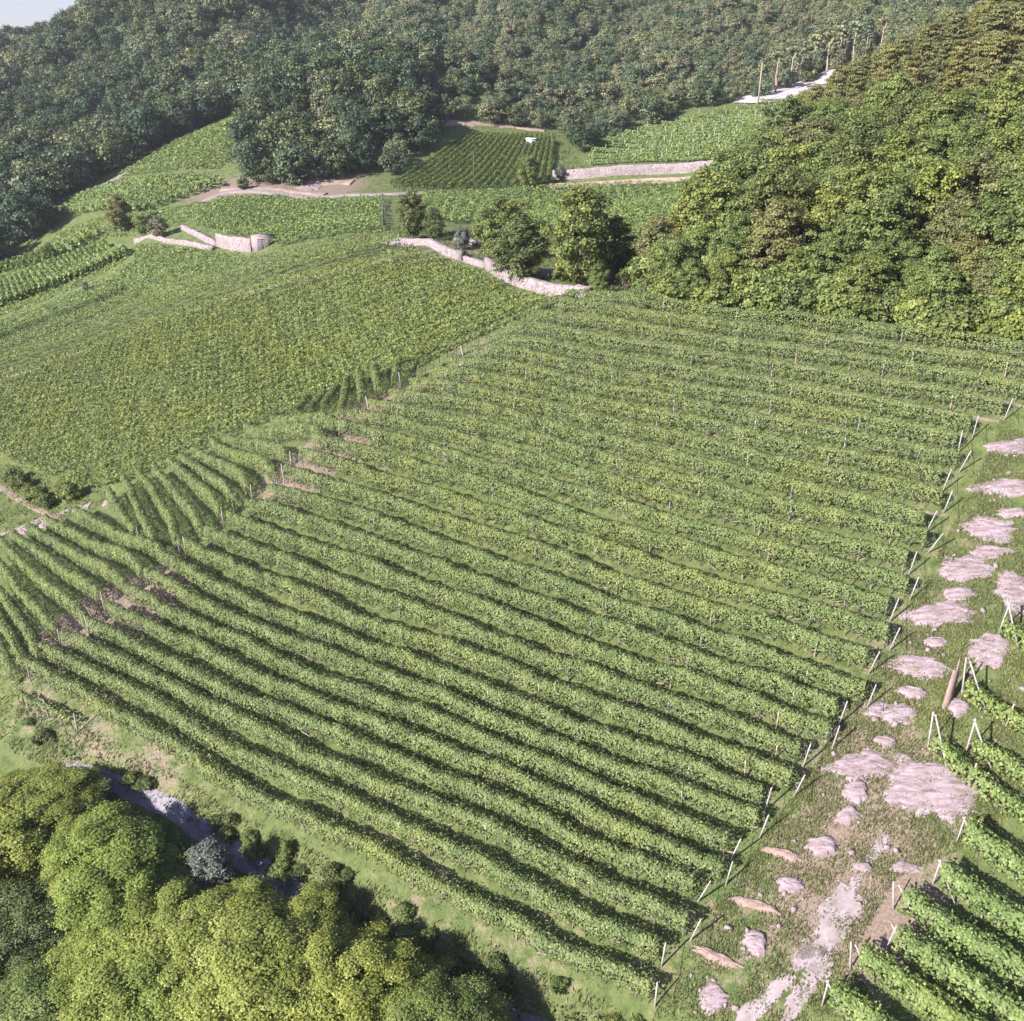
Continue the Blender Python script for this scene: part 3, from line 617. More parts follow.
pole(758, 104, 12, .24, "pale pole at the left end of the bare clearing", M['palebark'])
q = at(531, 146)[0]; mb = MB(); mb.box((0, 0, .9), (1.5, .9, .9), taper=.8); mb.box((0, 0, 1.95), (1.6, 1., .15), taper=.9)
tag(link("water_tank", mb.mesh("water_tank", [M['white']]), None, q), "small white boxy tank at the top of the slanting vine patch", "tank")
# dark net panel on the pole at the small trees
# ------------------------------------------------------------------ rocks
def rock(u, v, wpx, hpx, label, ang=0., mt=None, hgt=.35, cat="rock", name="rock_ledge", seed=0):
    q = at(u, v)[0]; dep = project(q)[2]; a = wpx * .5 * dep / FPX
    e = at(u, v - hpx / 2)[0]; e2 = at(u, v + hpx / 2)[0]; b_ = max(.3, np.linalg.norm((e - e2)[:2]) / 2)
    nr, nt_ = 20, 84; th = np.linspace(0, 2 * np.pi, nt_, endpoint=False); rr = np.linspace(0, 1, nr) ** .8
    ph = rng.uniform(0, 6.3, 14); out = 1 + sum(.13 / (1 + .45 * k) * np.sin((k + 2) * th + ph[k]) for k in range(12)) + rng.normal(0, .055, nt_)
    out = 1 + (out[None] - 1) * rr[:, None] ** 2.5
    X = rr[:, None] * out * np.cos(th)[None] * a; Y = rr[:, None] * out * np.sin(th)[None] * b_
    c, s = math.cos(ang), math.sin(ang); X, Y = c * X - s * Y, s * X + c * Y
    Z = hz(q[0] + X, q[1] + Y) - q[2]
    cap = np.clip(1 - rr ** 4, 0, 1)[:, None]
    fb = 0
    for k in range(12):
        fq = 1.1 * 1.28 ** k; da = rng.normal(.45, .5); fb = fb + np.abs(np.sin(fq * (-math.sin(da) * X * .6 + math.cos(da) * Y * 1.5) + ph[k])) / fq ** .75
    st = (Y * 1.1 + .35 * X + .25 * np.sin(X * 1.7 + ph[3])) / .55; step_ = (st - np.floor(st)) ** 5
    n2 = np.sin(X * 2.3 + 1.9 * np.sin(Y * 1.9 + ph[5]) + ph[6]) * np.sin(Y * 3.4 + 1.4 * np.sin(X * 1.3 + ph[7]) + ph[8])
    Z = Z + cap * hgt * (.25 + .30 * fb - .35 * step_) + (1 - cap) * -.05 + .07 * n2 * (rr[:, None] ** .7) + rng.normal(0, .012, X.shape) * (rr[:, None] > 0) - .01
    Z[-1] = hz(q[0] + X[-1], q[1] + Y[-1]) - q[2] - .25
    mb = MB(); mb.grid(np.stack([X, Y, Z], -1), .5, 0, True)
    o = link(name, mb.mesh(name, [mt or M['rock']]), None, q); return tag(o, label, cat, "bare rock beside the vine row ends")
ROCKS = [(1010, 447, 50, 16, "pale rock ledge by the topmost pale end post"), (1005, 488, 62, 20, "wide pale rock ledge, second down from the topmost end post"), (1014, 513, 36, 10, "thin pale rock strip under the second ledge"),
 (990, 529, 52, 26, "streaked pale rock ledge beside the third pair of end posts"), (990, 552, 40, 13, "small smooth pale rock strip below the streaked ledge"), (965, 569, 60, 26, "broad cracked rock ledge beside the fourth pair of end posts"),
 (958, 594, 32, 16, "small pale rock between the two broad cracked ledges"), (940, 614, 66, 28, "broad rock ledge with grassy cracks, lower of the broad ones"), (918, 667, 60, 26, "low streaked rock ledge right of a leaning end post pair"),
 (988, 650, 46, 34, "smooth pale rock dome by the braced posts"), (1014, 592, 36, 44, "reddish rock heap at the edge beside the braced posts"), (936, 643, 26, 10, "little lilac boulder above the low streaked ledge"), (912, 693, 26, 14, "lilac boulder below the low streaked ledge"),
 (890, 712, 50, 24, "broken pink rock patch among grass"), (958, 708, 22, 18, "small pink rock at the foot of the reddish board"), (860, 766, 74, 30, "flat pink rock shelf leading to the largest slab"), (930, 788, 92, 66, "largest pink rock slab with a rough speckled face"),
 (856, 792, 28, 22, "rounded lilac boulder under the flat shelf"), (848, 816, 24, 18, "small pink boulder under the rounded lilac one"), (822, 846, 30, 22, "lilac boulder left of the stone track's upper end"), (886, 742, 20, 14, "small grey boulder in the grass above the flat shelf"),
 (790, 885, 30, 16, "half-buried rock in the grass midway down the row ends"), (755, 942, 26, 26, "upright pink boulder between two end post pairs"), (712, 998, 34, 30, "pink boulder at the lowest end posts"), (862, 868, 20, 12, "small pale stones at the top of the stone track"),
 (905, 868, 34, 12, "small pale stone patch in yellow grass"), (1022, 348, 24, 12, "pale rock at the far end of the top row"), (985, 344, 34, 6, "thin pale rock strip below the wooded knoll"), (310, 187, 26, 8, "bare pinkish rock cut at the foot of the dark clump"),
 (48, 523, 18, 8, "pale stone beside the track junction"), (23, 532, 12, 5, "small white stone left of the track junction"), (107, 503, 9, 5, "lone white stone at the foot of the yellow-green field")]
for u, v, w_, h_, lab in ROCKS:
    rock(u, v, w_, h_, lab, rng.normal(-.15, .1), None, .18 if w_ > 30 else .26)
for u, v, w_, h_, lab in [(717, 958, 52, 9, "brown earthen ledge at the lowest pair of end posts"), (755, 905, 50, 9, "brown earthen ledge at the second lowest pair of end posts"), (785, 855, 40, 8, "brown earthen ledge at the third lowest pair of end posts")]:
    rock(u, v, w_, h_, lab, -.45, M['red'], .22, "ledge", "earth_ledge")
# loose stones
W = at_list([(1000, 430), (960, 510), (925, 580), (890, 640), (855, 700), (815, 765), (770, 825), (735, 880), (700, 930), (655, 1010), (760, 1060), (850, 960), (895, 880), (960, 850), (1040, 700), (1060, 430)])
mb = MB(); nst = 4000; x = rng.uniform(W[:, 0].min(), W[:, 0].max(), nst); y = rng.uniform(W[:, 1].min(), W[:, 1].max(), nst); k = in_poly(x, y, W[:, :2]); x, y = x[k], y[k]
rk = at_list([(r[0], r[1]) for r in ROCKS[:27]]); dm = np.min(np.hypot(x[:, None] - rk[None, :, 0], y[:, None] - rk[None, :, 1]), 1); k = rng.uniform(0, 1, len(x)) < np.exp(-dm / 1.3); x, y = x[k], y[k]
for xx, yy in zip(x, y):
    r_ = .05 + min(.2, rng.exponential(.06)); c = np.array([xx, yy, float(hz(xx, yy)) + r_ * .2]); ax = np.linalg.qr(rng.normal(0, 1, (3, 3)))[0]
    mb.box(c, np.array([r_, r_ * .7, r_ * .5]), ax, 0, rng.uniform(.5, .9))
tag(link("rubble", mb.mesh("rubble", [M['rock']])), "loose pale stones scattered round the rock ledges", "stones", None, "stuff")
# leaning reddish board
q = at(946, 708)[0]; mb = MB(); mb.box((0, 0, 1.3), (.32, .05, 1.4), taper=.8); mb.box((.12, .09, 1.9), (.06, .05, 1.6)); mb.box((0, .07, .7), (.3, .03, .05))
o = link("board", mb.mesh("board", [M['red']]), None, q); o.rotation_euler = (-.35, .3, .1); tag(o, "reddish weathered board leaning beside the braced posts", "board")

# ------------------------------------------------------------------ trees
def crown_mesh(name, mt, n_cl, per, rx, rz, cl_r, size, flat=1., zc=0., pine=False, squash=.75, full=False, up=.25):
    mb = MB(); mats = [mt]
    if pine:
        zz = rng.uniform(-1, 1, n_cl); rad = (1 - .55 * (zz + 1) / 2) * rng.uniform(.35, 1., n_cl); a = rng.uniform(0, 6.3, n_cl)
        cc = np.stack([rad * np.cos(a) * rx, rad * np.sin(a) * rx, zz * rz + zc], 1); d0 = np.stack([np.cos(a), np.sin(a), .4 + 0 * a], 1)
    else:
        d0 = unit(n_cl); d0[:, 2] = np.where(d0[:, 2] < (-.97 if full else -.55), -d0[:, 2], d0[:, 2]); rr = rng.uniform(.45, 1., n_cl) ** .6
        asym = 1 + .22 * np.sin(2 * np.arctan2(d0[:, 1], d0[:, 0]) + rng.uniform(0, 6)) + rng.normal(0, .1, n_cl)
        cc = d0 * rr[:, None] * np.stack([rx * asym, rx * asym, rz * (1 + rng.normal(0, .08, n_cl))], 1); cc[:, 2] += zc
    cr = cl_r * rng.uniform(.6, 1.35, n_cl); ct = rng.normal(0, .15, n_cl)
    for i in range(n_cl):
        k = int(per * (cr[i] / cl_r) ** 2)
        d = unit(k); d[:, 2] = np.where(rng.uniform(0, 1, k) < .75, np.abs(d[:, 2]), d[:, 2])
        sc = np.array([1, 1, squash * flat]) * cr[i]
        C = cc[i] + d * sc * np.where(rng.uniform(0, 1, k) < .13, rng.uniform(1., 1.55, k), rng.uniform(.45, 1.05, k))[:, None]
        nr_ = d * .8 + d0[i] * .35 + [0, 0, up]
        mb.quads(leaves(C, size * rng.uniform(.6, 1.35, k), nr_, .7, .5), np.clip(.5 + ct[i] + rng.normal(0, .2, k), 0, 1))
    return mb, cc
def trunk_into(mb, h, r, cc, mi=0, nl=7, lean=.05):
    p = [(0, 0, -.6)] + [(random.gauss(0, lean) * t * h * .5, random.gauss(0, lean) * t * h * .5, t * h) for t in (.25, .5, .75, 1.)]
    mb.tube(p, [r * 1.25, r, r * .8, r * .55, r * .25], 8, .5, mi)
    p = np.array(p)
    for c_ in cc[rng.choice(len(cc), min(nl, len(cc)), False)]:
        k = random.choice([2, 3]); a = p[k]
        if c_[2] < a[2]: a = p[1]
        mid = (a + c_) / 2 + [0, 0, -.15 * np.linalg.norm(c_ - a) * .3]
        mb.tube([a, mid, c_], [r * .42, r * .28, r * .1], 5, .5, mi)
PROTO = {}
def proto(key, mt, h, n_cl, per, rx, rz, cl_r, size, bark='bark', single=False, tr=.16, zc=None, nl=7, **kw):
    if zc is None and h < 9.5: rz = h * .47
    """shared meshes: crown and trunk of one kind of tree of height h"""
    zc = h - rz - cl_r * .3 if zc is None else zc
    mid_ = h < 9.5 and not kw.get('pine')
    mb, cc = crown_mesh(key, M[mt], n_cl, per, rx, rz, cl_r, size, zc=zc, full=mid_, **kw)
    if single:
        trunk_into(mb, zc, tr, cc, 1, 3); PROTO[key] = (mb.mesh(key, [M[mt], M[bark]]), None, h)
    else:
        tb = MB(); trunk_into(tb, zc + rz * .4, tr, cc, 0, nl); PROTO[key] = (mb.mesh(key + "_crown", [M[mt]]), tb.mesh(key + "_trunk", [M[bark]]), h)
def tree(key, loc, s, label, group, name="tree", cat="tree", rz=None, sz=None):
    cm, tm, h = PROTO[key]; rz = random.uniform(0, 6.28) if rz is None else rz
    sc = (s * random.uniform(.92, 1.08), s * random.uniform(.92, 1.08), (sz or s) * random.uniform(.95, 1.05))
    if tm is None:
        o = link(name, cm, None, loc); o.rotation_euler.z = rz; o.scale = sc
    else:
        o = empty(name, loc, rz); o.scale = sc; link("crown", cm, o); link("trunk", tm, o)
    return tag(o, label, cat, group)
# near
for k in range(3): proto("locust%d" % k, 'locust', 12., 150, 430, 3.6, 3.3, .62, .15, tr=.22, nl=16, squash=.5, up=.75)
proto("darkoak", 'oak', 10., 170, 380, 3.1, 3.2, .66, .125, tr=.25, nl=10)
proto("greytree", 'grey', 11., 130, 120, 1.15, 3.6, .42, .18, tr=.14, nl=8)
proto("brightnear", 'bright', 11., 170, 480, 3.2, 3.1, .66, .13, tr=.2, nl=12, squash=.6, up=.75)
# middle distance
for k in range(4): proto("broad%d" % k, 'broad', 9., 150, 125, 3.0, 3.0, .66, .25, tr=.18, up=.3)
for k in range(3): proto("bright%d" % k, 'bright', 8.5, 150, 125, 2.9, 2.8, .66, .25, tr=.18, up=.3)
for k in range(2): proto("dryish%d" % k, 'pine', 8.5, 150, 125, 2.9, 2.9, .64, .25, tr=.18, up=.3)
proto("oakmid", 'oak', 9., 150, 125, 2.9, 2.9, .66, .25, tr=.2, up=.4)
for k in range(3): proto("pine%d" % k, 'pine', 13., 110, 110, 2.8, 3.8, .62, .26, 'palebark', tr=.17, pine=True, squash=.45, zc=8.9, nl=16)
for k in range(3): proto("shrub%d" % k, ('broad', 'bright', 'oak')[k], 2.6, 60, 50, 1.3, 1.1, .4, .24, tr=.06, zc=1.15)
proto("greyround", 'grey', 6., 90, 60, 2.5, 2.4, .6, .34, tr=.16)
# far, single meshes
for k in range(5): proto("far%d" % k, 'forest', 7.4, 54, 40, 3.2, 2.9, .95, .50, single=True, tr=.2, squash=.85)
for k in range(3): proto("fardark%d" % k, 'forestdark', 7.8, 54, 40, 3.3, 3.0, 1.0, .50, single=True, tr=.2, squash=.85)
proto("farpine", 'forest', 12., 26, 24, 2.3, 2.6, .9, .7, 'palebark', single=True, tr=.28, pine=True, squash=.55, zc=9.6)

# trees of the lower corner: crown centre seen at (u, v), standing on the bank below the path
NEARTREES = [("locust0", 20, 832, 60, "yellow-green feathery tree leaning over the upper end of the shaded path"), ("locust1", 118, 868, 62, "yellow-green feathery tree right beside the upper shaded path"), ("locust2", 192, 925, 54, "yellow-green feathery tree behind the grey conical tree"),
 ("darkoak", 40, 915, 62, "dark blue-green tree in a hollow among yellow-green ones"), ("locust0", 262, 972, 70, "large feathery yellow-green tree below the grey conical tree"), ("locust1", 145, 955, 62, "feathery yellow-green tree right of the dark blue-green one"),
 ("locust2", 345, 985, 62, "feathery tree beside the lower bend of the shaded path"), ("brightnear", 430, 1020, 58, "green tree nearest the lower end of the shaded path"), ("brightnear", 50, 1000, 62, "bright green tree below the dark blue-green one"),
 ("greytree", 216, 862, 60, "slim grey-leaved conical tree standing before the shaded path"), ("locust0", 190, 1030, 64, "feathery tree at the lower edge between two large ones"), ("locust2", 110, 1040, 60, "feathery tree at the lower edge left of its neighbours"), ("locust1", 310, 1050, 66, "feathery tree at the lower edge below the path bend"),
 ("brightnear", 395, 1068, 60, "green tree at the lower edge by the path end"), ("locust1", -35, 870, 62, "feathery tree cut off at the edge beside the dark one"), ("locust2", -25, 960, 60, "feathery tree cut off at the edge below the dark one"), ("locust0", 500, 1085, 50, "low tree beyond the lower end of the path"),
 ("locust2", 62, 800, 44, "feathery tree filling the gap right under the upper end of the path"), ("locust0", 92, 836, 42, "low feathery tree in front of the dark tree's hollow"), ("locust1", 250, 915, 42, "low feathery tree just right of the grey conical tree"),
 ("locust1", 405, 990, 44, "rounded feathery tree pressed against the lower stretch of path"), ("locust2", 470, 1030, 42, "last feathery tree before the path leaves the view"),
 ("locust2", 82, 872, 44, "small feathery tree between the dark tree and its lit neighbour"), ("locust0", 100, 960, 48, "small feathery tree just below the dark blue-green tree"), ("locust2", 225, 1000, 48, "small feathery tree under the largest one"), ("locust1", 160, 895, 44, "small feathery tree left of the grey conical tree"),
 ("locust2", 300, 935, 46, "small feathery tree close to the middle of the shaded path"), ("locust0", 372, 1012, 46, "small feathery tree between two green ones near the path end"), ("locust1", 452, 1058, 44, "small feathery tree by the last visible bit of path"), ("locust1", 10, 800, 40, "small feathery tree at the upper end of the path")]
pth = at_list(PATH_PX); pu, pv, _ = project(pth)
for key, u, v, r, lab in NEARTREES:
    v = v + 27; hit = at(u, v)[0]; Y = hit[1] - (1.9 if key != "greytree" else 1.2) * r / 60.
    d = ray(u, v); c = d * (Y / d[1]); g = hz(c[0], c[1])
    cm, tm, h = PROTO[key]; s = r * (project(c)[2] / FPX) / 3.45
    if key == "greytree": s = 1.0
    need = c[2] - g + (.35 * h * s)
    sz = max(s * .5, need / h)
    tree(key, (c[0], c[1], g), s, lab, "trees below the shaded path", sz=sz)
    print("neartree", key, u, v, "scale", round(s, 2), round(sz, 2))

canopy("undergrowth", [(-60, 760), (50, 800), (140, 830), (205, 874), (290, 927), (360, 977), (440, 1022), (510, 1057), (520, 1180), (-60, 1180)],
       M['locust'], 26, .24, .6, 1.6, "yellow-green undergrowth filling the slope under the corner trees", rowamp=.05)
canopy("undergrowth", [(40, 738), (100, 762), (175, 800), (240, 838), (310, 880), (380, 925), (460, 968), (540, 1005), (600, 1025), (560, 1048), (500, 1008), (440, 976), (372, 936), (300, 886), (215, 832), (150, 787), (60, 760)],
       M['oak'], 20, .24, .45, 1.5, "dark scrub covering the bank between the lowest vine row and the shaded path", rowamp=.1)
# scrub on the bank between the lowest row and the path
low = np.array(GUIDES[28], float)
for i in range(42):
    t = random.random(); u = 20 + 620 * t; va = np.interp(u, low[:, 0], low[:, 1]) + 26; vb = np.interp(u, [p[0] for p in PATH_PX], [p[1] for p in PATH_PX]) - 5
    f = random.random() ** .7; v = va + (vb - va) * f
    if vb < va or (u < 190 and f < .35): continue
    tree("shrub%d" % random.choice([0, 2, 2, 0, 1]), at(u, v)[0], random.uniform(.3, .6), "dark bush in the scrub between the lowest vine row and the shaded path", "bushes on the scrub bank", "bush", "bush", sz=random.uniform(.2, .45))

# leafy fringe along the knoll's foot
for i in range(150):
    u = random.uniform(632, 1060); v = np.interp(u, [632, 690, 760, 830, 900, 960, 1024, 1060], [296, 308, 316, 322, 331, 338, 344, 348]) - random.uniform(-3, 22)
    tree("shrub%d" % random.choice([0, 1, 1, 0, 2]), at(u, v)[0], random.uniform(.8, 1.7), "leafy bush in the fringe between the wooded knoll and the top vine row", "bushes at the foot of the knoll", "bush", "bush")
for u, v in [(14, 484), (22, 490), (31, 497), (39, 503), (47, 508), (70, 500)]:
    tree("shrub%d" % random.choice([0, 2]), at(u, v)[0], random.uniform(.7, 1.), "dark bush lining the small track at the far corner of the yellow-green field", "bushes by the small track", "bush", "bush")
# wooded knoll
KN = np.array([(640, 300), (672, 272), (708, 240), (742, 208), (800, 150), (860, 100), (920, 40), (1040, -70), (1180, -70), (1180, 356), (1024, 346), (960, 341), (900, 335), (830, 327), (760, 321), (690, 313)], float)
KW = at_list(np.clip(KN, [0, -40], [1180, 400])); cnt = 0
GXk = np.arange(KW[:, 0].min() - 2, KW[:, 0].max() + 2, 5.6)
for x in GXk:
    for y in np.arange(88, 240, 5.6):
        xx = x + random.uniform(-1.7, 1.7); yy = y + random.uniform(-1.7, 1.7); z = float(hz(xx, yy))
        u, v, dp = project(np.array([xx, yy, z]))
        if not in_poly(np.array([u]), np.array([v]), KN)[0] or u > 1060: continue
        fv = np.interp(u, KN[9:, 0][::-1], KN[9:, 1][::-1]) - v       # how far above the knoll's foot
        if yy > 232: continue
        r = random.random()
        if v < 150 and u > 800:
            key = "pine%d" % random.randint(0, 2) if r < .75 else "oakmid"; s = random.uniform(.8, 1.08)
            lab = "pine with a bare pale trunk on the upper part of the wooded knoll" if key[0] == 'p' else "dark oak among the pines on the upper wooded knoll"; g = "pines on the upper knoll" if key[0] == 'p' else "oaks on the wooded knoll"
        elif fv < 34:
            key = random.choice(["broad0", "bright0", "bright1", "broad2", "dryish0"]); s = random.uniform(.5, .8); lab = "low leafy tree at the foot of the wooded knoll along the top vine row"; g = "low trees at the foot of the knoll"
        else:
            if r < .34: key = "broad%d" % random.randint(0, 3); lab = "mid-green broadleaf tree in the dense middle of the wooded knoll"; g = "broadleaf trees of the knoll"
            elif r < .62 or u > 980: key = "bright%d" % random.randint(0, 2); lab = "bright green broadleaf tree in the dense middle of the wooded knoll"; g = "bright trees of the knoll"
            elif r < .86: key = "dryish%d" % random.randint(0, 1); lab = "olive-brown tree in the dense middle of the wooded knoll"; g = "olive-brown trees of the knoll"
            else: key = "oakmid"; lab = "dark oak on the slope of the wooded knoll"; g = "oaks on the wooded knoll"
            s = random.uniform(.95, 1.35)
        tree(key, (xx, yy, z), s, lab, g); cnt += 1
print("knoll trees", cnt)

for u, v in [(655, 285), (668, 275), (682, 268), (694, 258), (705, 250), (676, 290), (700, 285), (720, 262), (716, 240), (730, 228), (742, 214), (730, 285), (755, 198), (772, 182), (745, 240), (820, 300), (870, 305), (930, 312), (985, 318), (1020, 322), (900, 295), (960, 300)]:
    key = random.choice(["broad0", "bright1", "broad3", "bright2", "dryish1"])
    tree(key, at(u, v)[0], random.uniform(.6, .95), "leafy tree on the lower left flank and foot of the wooded knoll", "trees on the knoll's flank and foot")
# trees and bushes standing alone among the fields
for key, u, v, s, lab in [("oakmid", 413, 241, .88, "small dark round tree behind the stone wall's left end"), ("oakmid", 434, 242, .6, "smaller dark tree just right of the small dark round one"), ("greyround", 462, 250, .55, "greyish bush between the small dark trees and the round tree"),
  ("broad1", 503, 264, 1.15, "mid-green tree half hidden behind the round tree"), ("oakmid", 521, 284, 1.02, "round green tree standing at the bend of the stone wall"), ("broad2", 580, 290, 1.38, "tall broad tree casting a dark shadow beside the wooded knoll"), ("oakmid", 612, 280, .9, "dark tree in the shade of the tall broad tree"),
  ("bright1", 598, 295, .42, "small bright bush at the foot of the tall broad tree"), ("broad3", 528, 190, .92, "lone round tree in front of the slanting vine patch"), ("greyround", 560, 180, .55, "grey-green bush right of the lone round tree"),
  ("greyround", 160, 238, .72, "grey round tree above the low pale wall"), ("bright2", 143, 236, .55, "green round bush left of the grey round tree"), ("dryish0", 122, 232, .9, "olive tree at the upper end of the short terrace rows"), ("greyround", 86, 291, .3, "tiny grey bush on the far left terrace"),
  ("bright0", 50, 262, .5, "bright green bush at the left forest edge"), ("bright1", 690, 300, .45, "small bright tree at the left foot of the wooded knoll"), ("shrub1", 640, 296, .8, "low bush by the short vine row ends"), ("shrub0", 672, 300, .9, "low bush at the corner of the wooded knoll"),
  ("shrub2", 243, 190, 1.2, "dark bush on the pale track's bank")]:
    nm = "bush" if "bush" in lab else "tree"
    tree(key, at(u, v)[0], s, lab, None, nm, nm)

# ------------------------------------------------------------------ far forest
BX = np.array([(-400, 330), (-60, 300), (8, 262), (40, 240), (58, 205), (100, 180), (150, 154), (240, 112), (262, 112), (250, 140), (232, 186), (300, 186), (395, 178), (440, 136), (470, 128), (560, 132), (585, 160), (600, 140), (690, 112), (760, 98), (850, 70), (900, 58), (1030, 40), (1500, 0)], float)
step = 5.8; XX, YY = np.meshgrid(np.arange(-420, 420, step), np.arange(205, 720, step))
XX = (XX + rng.uniform(-2.2, 2.2, XX.shape)).ravel(); YY = (YY + rng.uniform(-2.2, 2.2, YY.shape)).ravel(); ZZ = hz(XX, YY)
u, v, dp = project(np.stack([XX, YY, ZZ], 1))
poly = np.r_[BX, [(1500, -900), (-400, -900)]]
ok = in_poly(u, v, poly) & (u > -70) & (u < 1090) & (v > -70) & ~((u > 620) & (YY < np.where(u > 850, 238, 300)))
ok &= ~((YY > 560) & (v > 60))
XX, YY, ZZ, u, v, dp = [a[ok] for a in (XX, YY, ZZ, u, v, dp)]
order = np.argsort(dp); near_n = 270
print("forest trees", len(XX))
inview = [i for i in order if -10 < u[i] < 1030 and v[i] > -5][:near_n]
ns = set(inview)
zones = lambda uu, vv: ("rounded broadleaf tree in the dark forest at the far left", "left forest edge trees") if uu < 215 else (("rounded tree of the dark clump above the pale track", "dark clump trees") if uu < 400 else (("small tree of the forest edge behind the slanting vine patch", "forest trees behind the patch") if uu < 620 else ("small tree of the forest edge behind the posted vineyard", "forest trees behind the posted vineyard")))
for i in inview:
    lab, g = zones(u[i], v[i])
    s = random.uniform(.75, 1.55) if u[i] < 430 else random.uniform(.55, 1.0)
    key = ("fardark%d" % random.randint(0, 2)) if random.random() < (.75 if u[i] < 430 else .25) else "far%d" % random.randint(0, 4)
    if u[i] < 200: s *= 1.12
    tree(key, (XX[i], YY[i], ZZ[i]), s, lab, g, "forest_tree")
for uu, vv in [(775, 97), (790, 92), (800, 86), (812, 83), (826, 78), (838, 74), (852, 68), (865, 64), (880, 60)]:
    tree("farpine", at(uu, vv - 4)[0], random.uniform(.95, 1.2), "tall pine with a bare trunk behind the pale clearing", "pines behind the clearing", "pine_tree")
rest = [i for i in order if i not in ns]
me = bpy.data.meshes.new("forest"); me.vertices.add(len(rest))
me.vertices.foreach_set("co", np.stack([XX[rest], YY[rest], ZZ[rest] - .2], 1).astype(np.float32).ravel())
sc_ = np.where(u[rest] < 430, rng.uniform(.7, 1.6, len(rest)), rng.uniform(.5, 1.15, len(rest)))
a = me.attributes.new("size", 'FLOAT', 'POINT'); a.data.foreach_set("value", sc_.astype(np.float32))
a = me.attributes.new("turn", 'FLOAT', 'POINT'); a.data.foreach_set("value", rng.uniform(0, 6.28, len(rest)).astype(np.float32))
a = me.attributes.new("pick", 'INT', 'POINT'); a.data.foreach_set("value", rng.integers(0, 60, len(rest)).astype(np.int32))
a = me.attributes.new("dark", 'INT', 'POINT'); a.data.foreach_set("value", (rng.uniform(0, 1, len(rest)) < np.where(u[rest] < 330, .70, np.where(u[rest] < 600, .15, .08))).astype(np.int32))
fo = link("forest", me); tag(fo, "dense mixed forest covering the hillside up to the skyline", "forest", None, "stuff")
ng = bpy.data.node_groups.new("forest_scatter", 'GeometryNodeTree')
ng.interface.new_socket("Geometry", in_out='INPUT', socket_type='NodeSocketGeometry'); ng.interface.new_socket("Geometry", in_out='OUTPUT', socket_type='NodeSocketGeometry')
N_ = ng.nodes; Lk = ng.links
gi = N_.new("NodeGroupInput"); go = N_.new("NodeGroupOutput"); jn = N_.new("GeometryNodeJoinGeometry")
srcs = {}
for o in bpy.data.objects:
    if o.name.startswith("forest_tree") and o.data.name not in srcs: srcs[o.data.name] = o
def named(nm, ty):
    n = N_.new("GeometryNodeInputNamedAttribute"); n.data_type = ty; n.inputs[0].default_value = nm; return [s for s in n.outputs if s.enabled][0]
cx = N_.new("ShaderNodeCombineXYZ"); Lk.new(named("turn", 'FLOAT'), cx.inputs[2])
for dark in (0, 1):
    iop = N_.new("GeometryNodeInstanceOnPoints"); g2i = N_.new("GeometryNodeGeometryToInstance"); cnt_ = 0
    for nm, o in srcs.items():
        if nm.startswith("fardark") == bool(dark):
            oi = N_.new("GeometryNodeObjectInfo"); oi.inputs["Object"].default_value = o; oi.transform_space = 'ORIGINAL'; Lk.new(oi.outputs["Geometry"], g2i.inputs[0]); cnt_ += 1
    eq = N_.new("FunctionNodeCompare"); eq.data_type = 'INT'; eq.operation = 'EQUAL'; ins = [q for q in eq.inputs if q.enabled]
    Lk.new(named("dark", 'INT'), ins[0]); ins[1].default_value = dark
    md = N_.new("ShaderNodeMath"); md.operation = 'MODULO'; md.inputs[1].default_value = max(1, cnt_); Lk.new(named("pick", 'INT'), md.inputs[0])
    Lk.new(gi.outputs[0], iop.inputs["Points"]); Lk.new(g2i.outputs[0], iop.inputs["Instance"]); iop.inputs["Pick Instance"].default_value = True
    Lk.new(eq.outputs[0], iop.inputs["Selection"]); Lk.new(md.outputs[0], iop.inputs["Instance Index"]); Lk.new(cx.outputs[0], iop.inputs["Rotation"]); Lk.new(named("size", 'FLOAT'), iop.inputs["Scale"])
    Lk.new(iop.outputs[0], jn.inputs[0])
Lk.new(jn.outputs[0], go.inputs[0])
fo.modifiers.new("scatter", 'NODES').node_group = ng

# ------------------------------------------------------------------ grass
TRK = resample(at_list([(728, 1050), (765, 1010), (795, 980), (822, 945), (838, 915), (852, 890)]), .5)
def grass(name, px, dens, size, mt, label, hgt=.5):
    W = at_list(px); lo_, hi_ = W.min(0), W.max(0); N = int((hi_[0] - lo_[0]) * (hi_[1] - lo_[1]) * dens)
    x = rng.uniform(lo_[0], hi_[0], N); y = rng.uniform(lo_[1], hi_[1], N); m = in_poly(x, y, W[:, :2]); x, y = x[m], y[m]
    cl = np.sin(x * 1.7 + 2 * np.sin(y * .9)) + np.sin(y * 2.1 + 1.5 * np.sin(x * 1.1)) + np.sin(x * .5 - y * .7); k = rng.uniform(-2.2, 2.2, len(x)) < cl + .5; x, y = x[k], y[k]
    dmin = np.min(np.hypot(x[:, None] - TRK[None, :, 0], y[:, None] - TRK[None, :, 1]), 1); k = dmin + rng.normal(0, .25, len(x)) + .6 * np.sin(x * 2.3 + y * 1.9) > .6; x, y = x[k], y[k]; N = len(x)
    C = np.stack([x, y, hz(x, y)], 1); d = rng.normal(0, .45, (N, 3)); d[:, 2] = 1; d *= (size * rng.uniform(.5, 1.4, N))[:, None]
    e = unit(N) * (size * .22); e[:, 2] = 0
    mb = MB(); mb.quads(np.stack([C - e, C + e, C + d * .7 + e * .6, C + d], 1), np.clip(rng.normal(.5, .22, N), 0, 1))
    o = link(name, mb.mesh(name, [mt])); return tag(o, label, "grass", None, "stuff")
EDGE = [(1000, 430), (960, 510), (925, 580), (890, 640), (855, 700), (815, 765), (770, 825), (735, 880), (700, 930), (655, 1010), (640, 1060)]
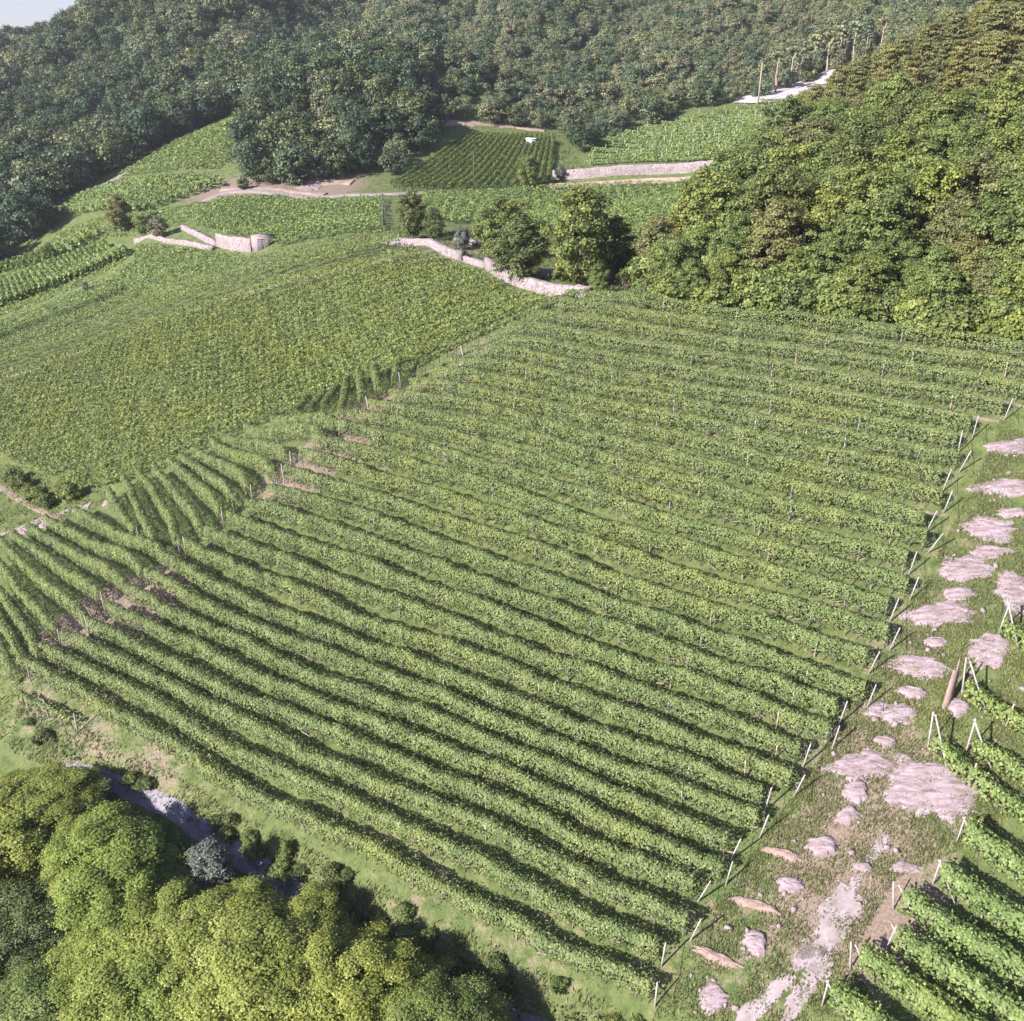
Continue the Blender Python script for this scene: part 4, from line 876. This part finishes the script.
grass("grass", EDGE + [(900, 1060), (850, 960), (895, 880), (960, 850), (1060, 800), (1060, 430)], 150, .2, M['grassleaf'], "green grass among the rocks and row ends beside the stone track")
grass("dry_grass", EDGE + [(900, 1060), (850, 960), (895, 880), (960, 850), (1060, 800), (1060, 430)], 110, .18, M['dryleaf'], "dry yellow grass among the rocks beside the stone track")
grass("weeds", [(565, 300), (1060, 356), (960, 500), (900, 610), (770, 825), (650, 1010), (500, 950), (20, 690), (100, 620), (280, 490), (400, 385)], 14, .2, M['grassleaf'], "low weeds between the long vine rows")
grass("bank_weeds", [(20, 690), (500, 950), (640, 1020), (560, 1060), (300, 905), (160, 805), (60, 772), (8, 752)], 50, .32, M['dryleaf'], "rough dry weeds on the bank above the shaded path")

grass("grass", [(-40, 455), (30, 468), (75, 490), (118, 492), (90, 512), (50, 524), (-40, 550)], 14, .4, M['grassleaf'], "grass round the small track junction at the corner of the yellow-green field")
grass("grass", [(-60, 690), (-20, 640), (20, 672), (30, 705), (60, 760), (-60, 735)], 30, .3, M['grassleaf'], "grass at the lower left end of the main field")
grass("grass", [(552, 190), (585, 168), (560, 134), (470, 130), (390, 182), (400, 192)], 3, .7, M['grassleaf'], "grass round the slanting vine patch")
grass("grass", [(378, 236), (400, 225), (560, 245), (650, 270), (660, 300), (590, 300), (480, 262)], 14, .4, M['grassleaf'], "grass under the round trees behind the stone wall")

# ------------------------------------------------------------------ the summer haze of the valley
mb = MB(); mb.box((0, 700, 70), (1150, 860, 260)); hz_me = mb.mesh("haze", [])
m = bpy.data.materials.new("haze_air"); m.use_nodes = True; nt = m.node_tree
nt.nodes.remove(nt.nodes["Principled BSDF"]); pv = nt.nodes.new("ShaderNodeVolumePrincipled")
pv.inputs["Color"].default_value = (.80, .84, .95, 1); pv.inputs["Density"].default_value = .00015; pv.inputs["Anisotropy"].default_value = .2
nt.links.new(pv.outputs[0], nt.nodes["Material Output"].inputs["Volume"]); hz_me.materials.append(m)
tag(link("haze", hz_me), kind="stuff")
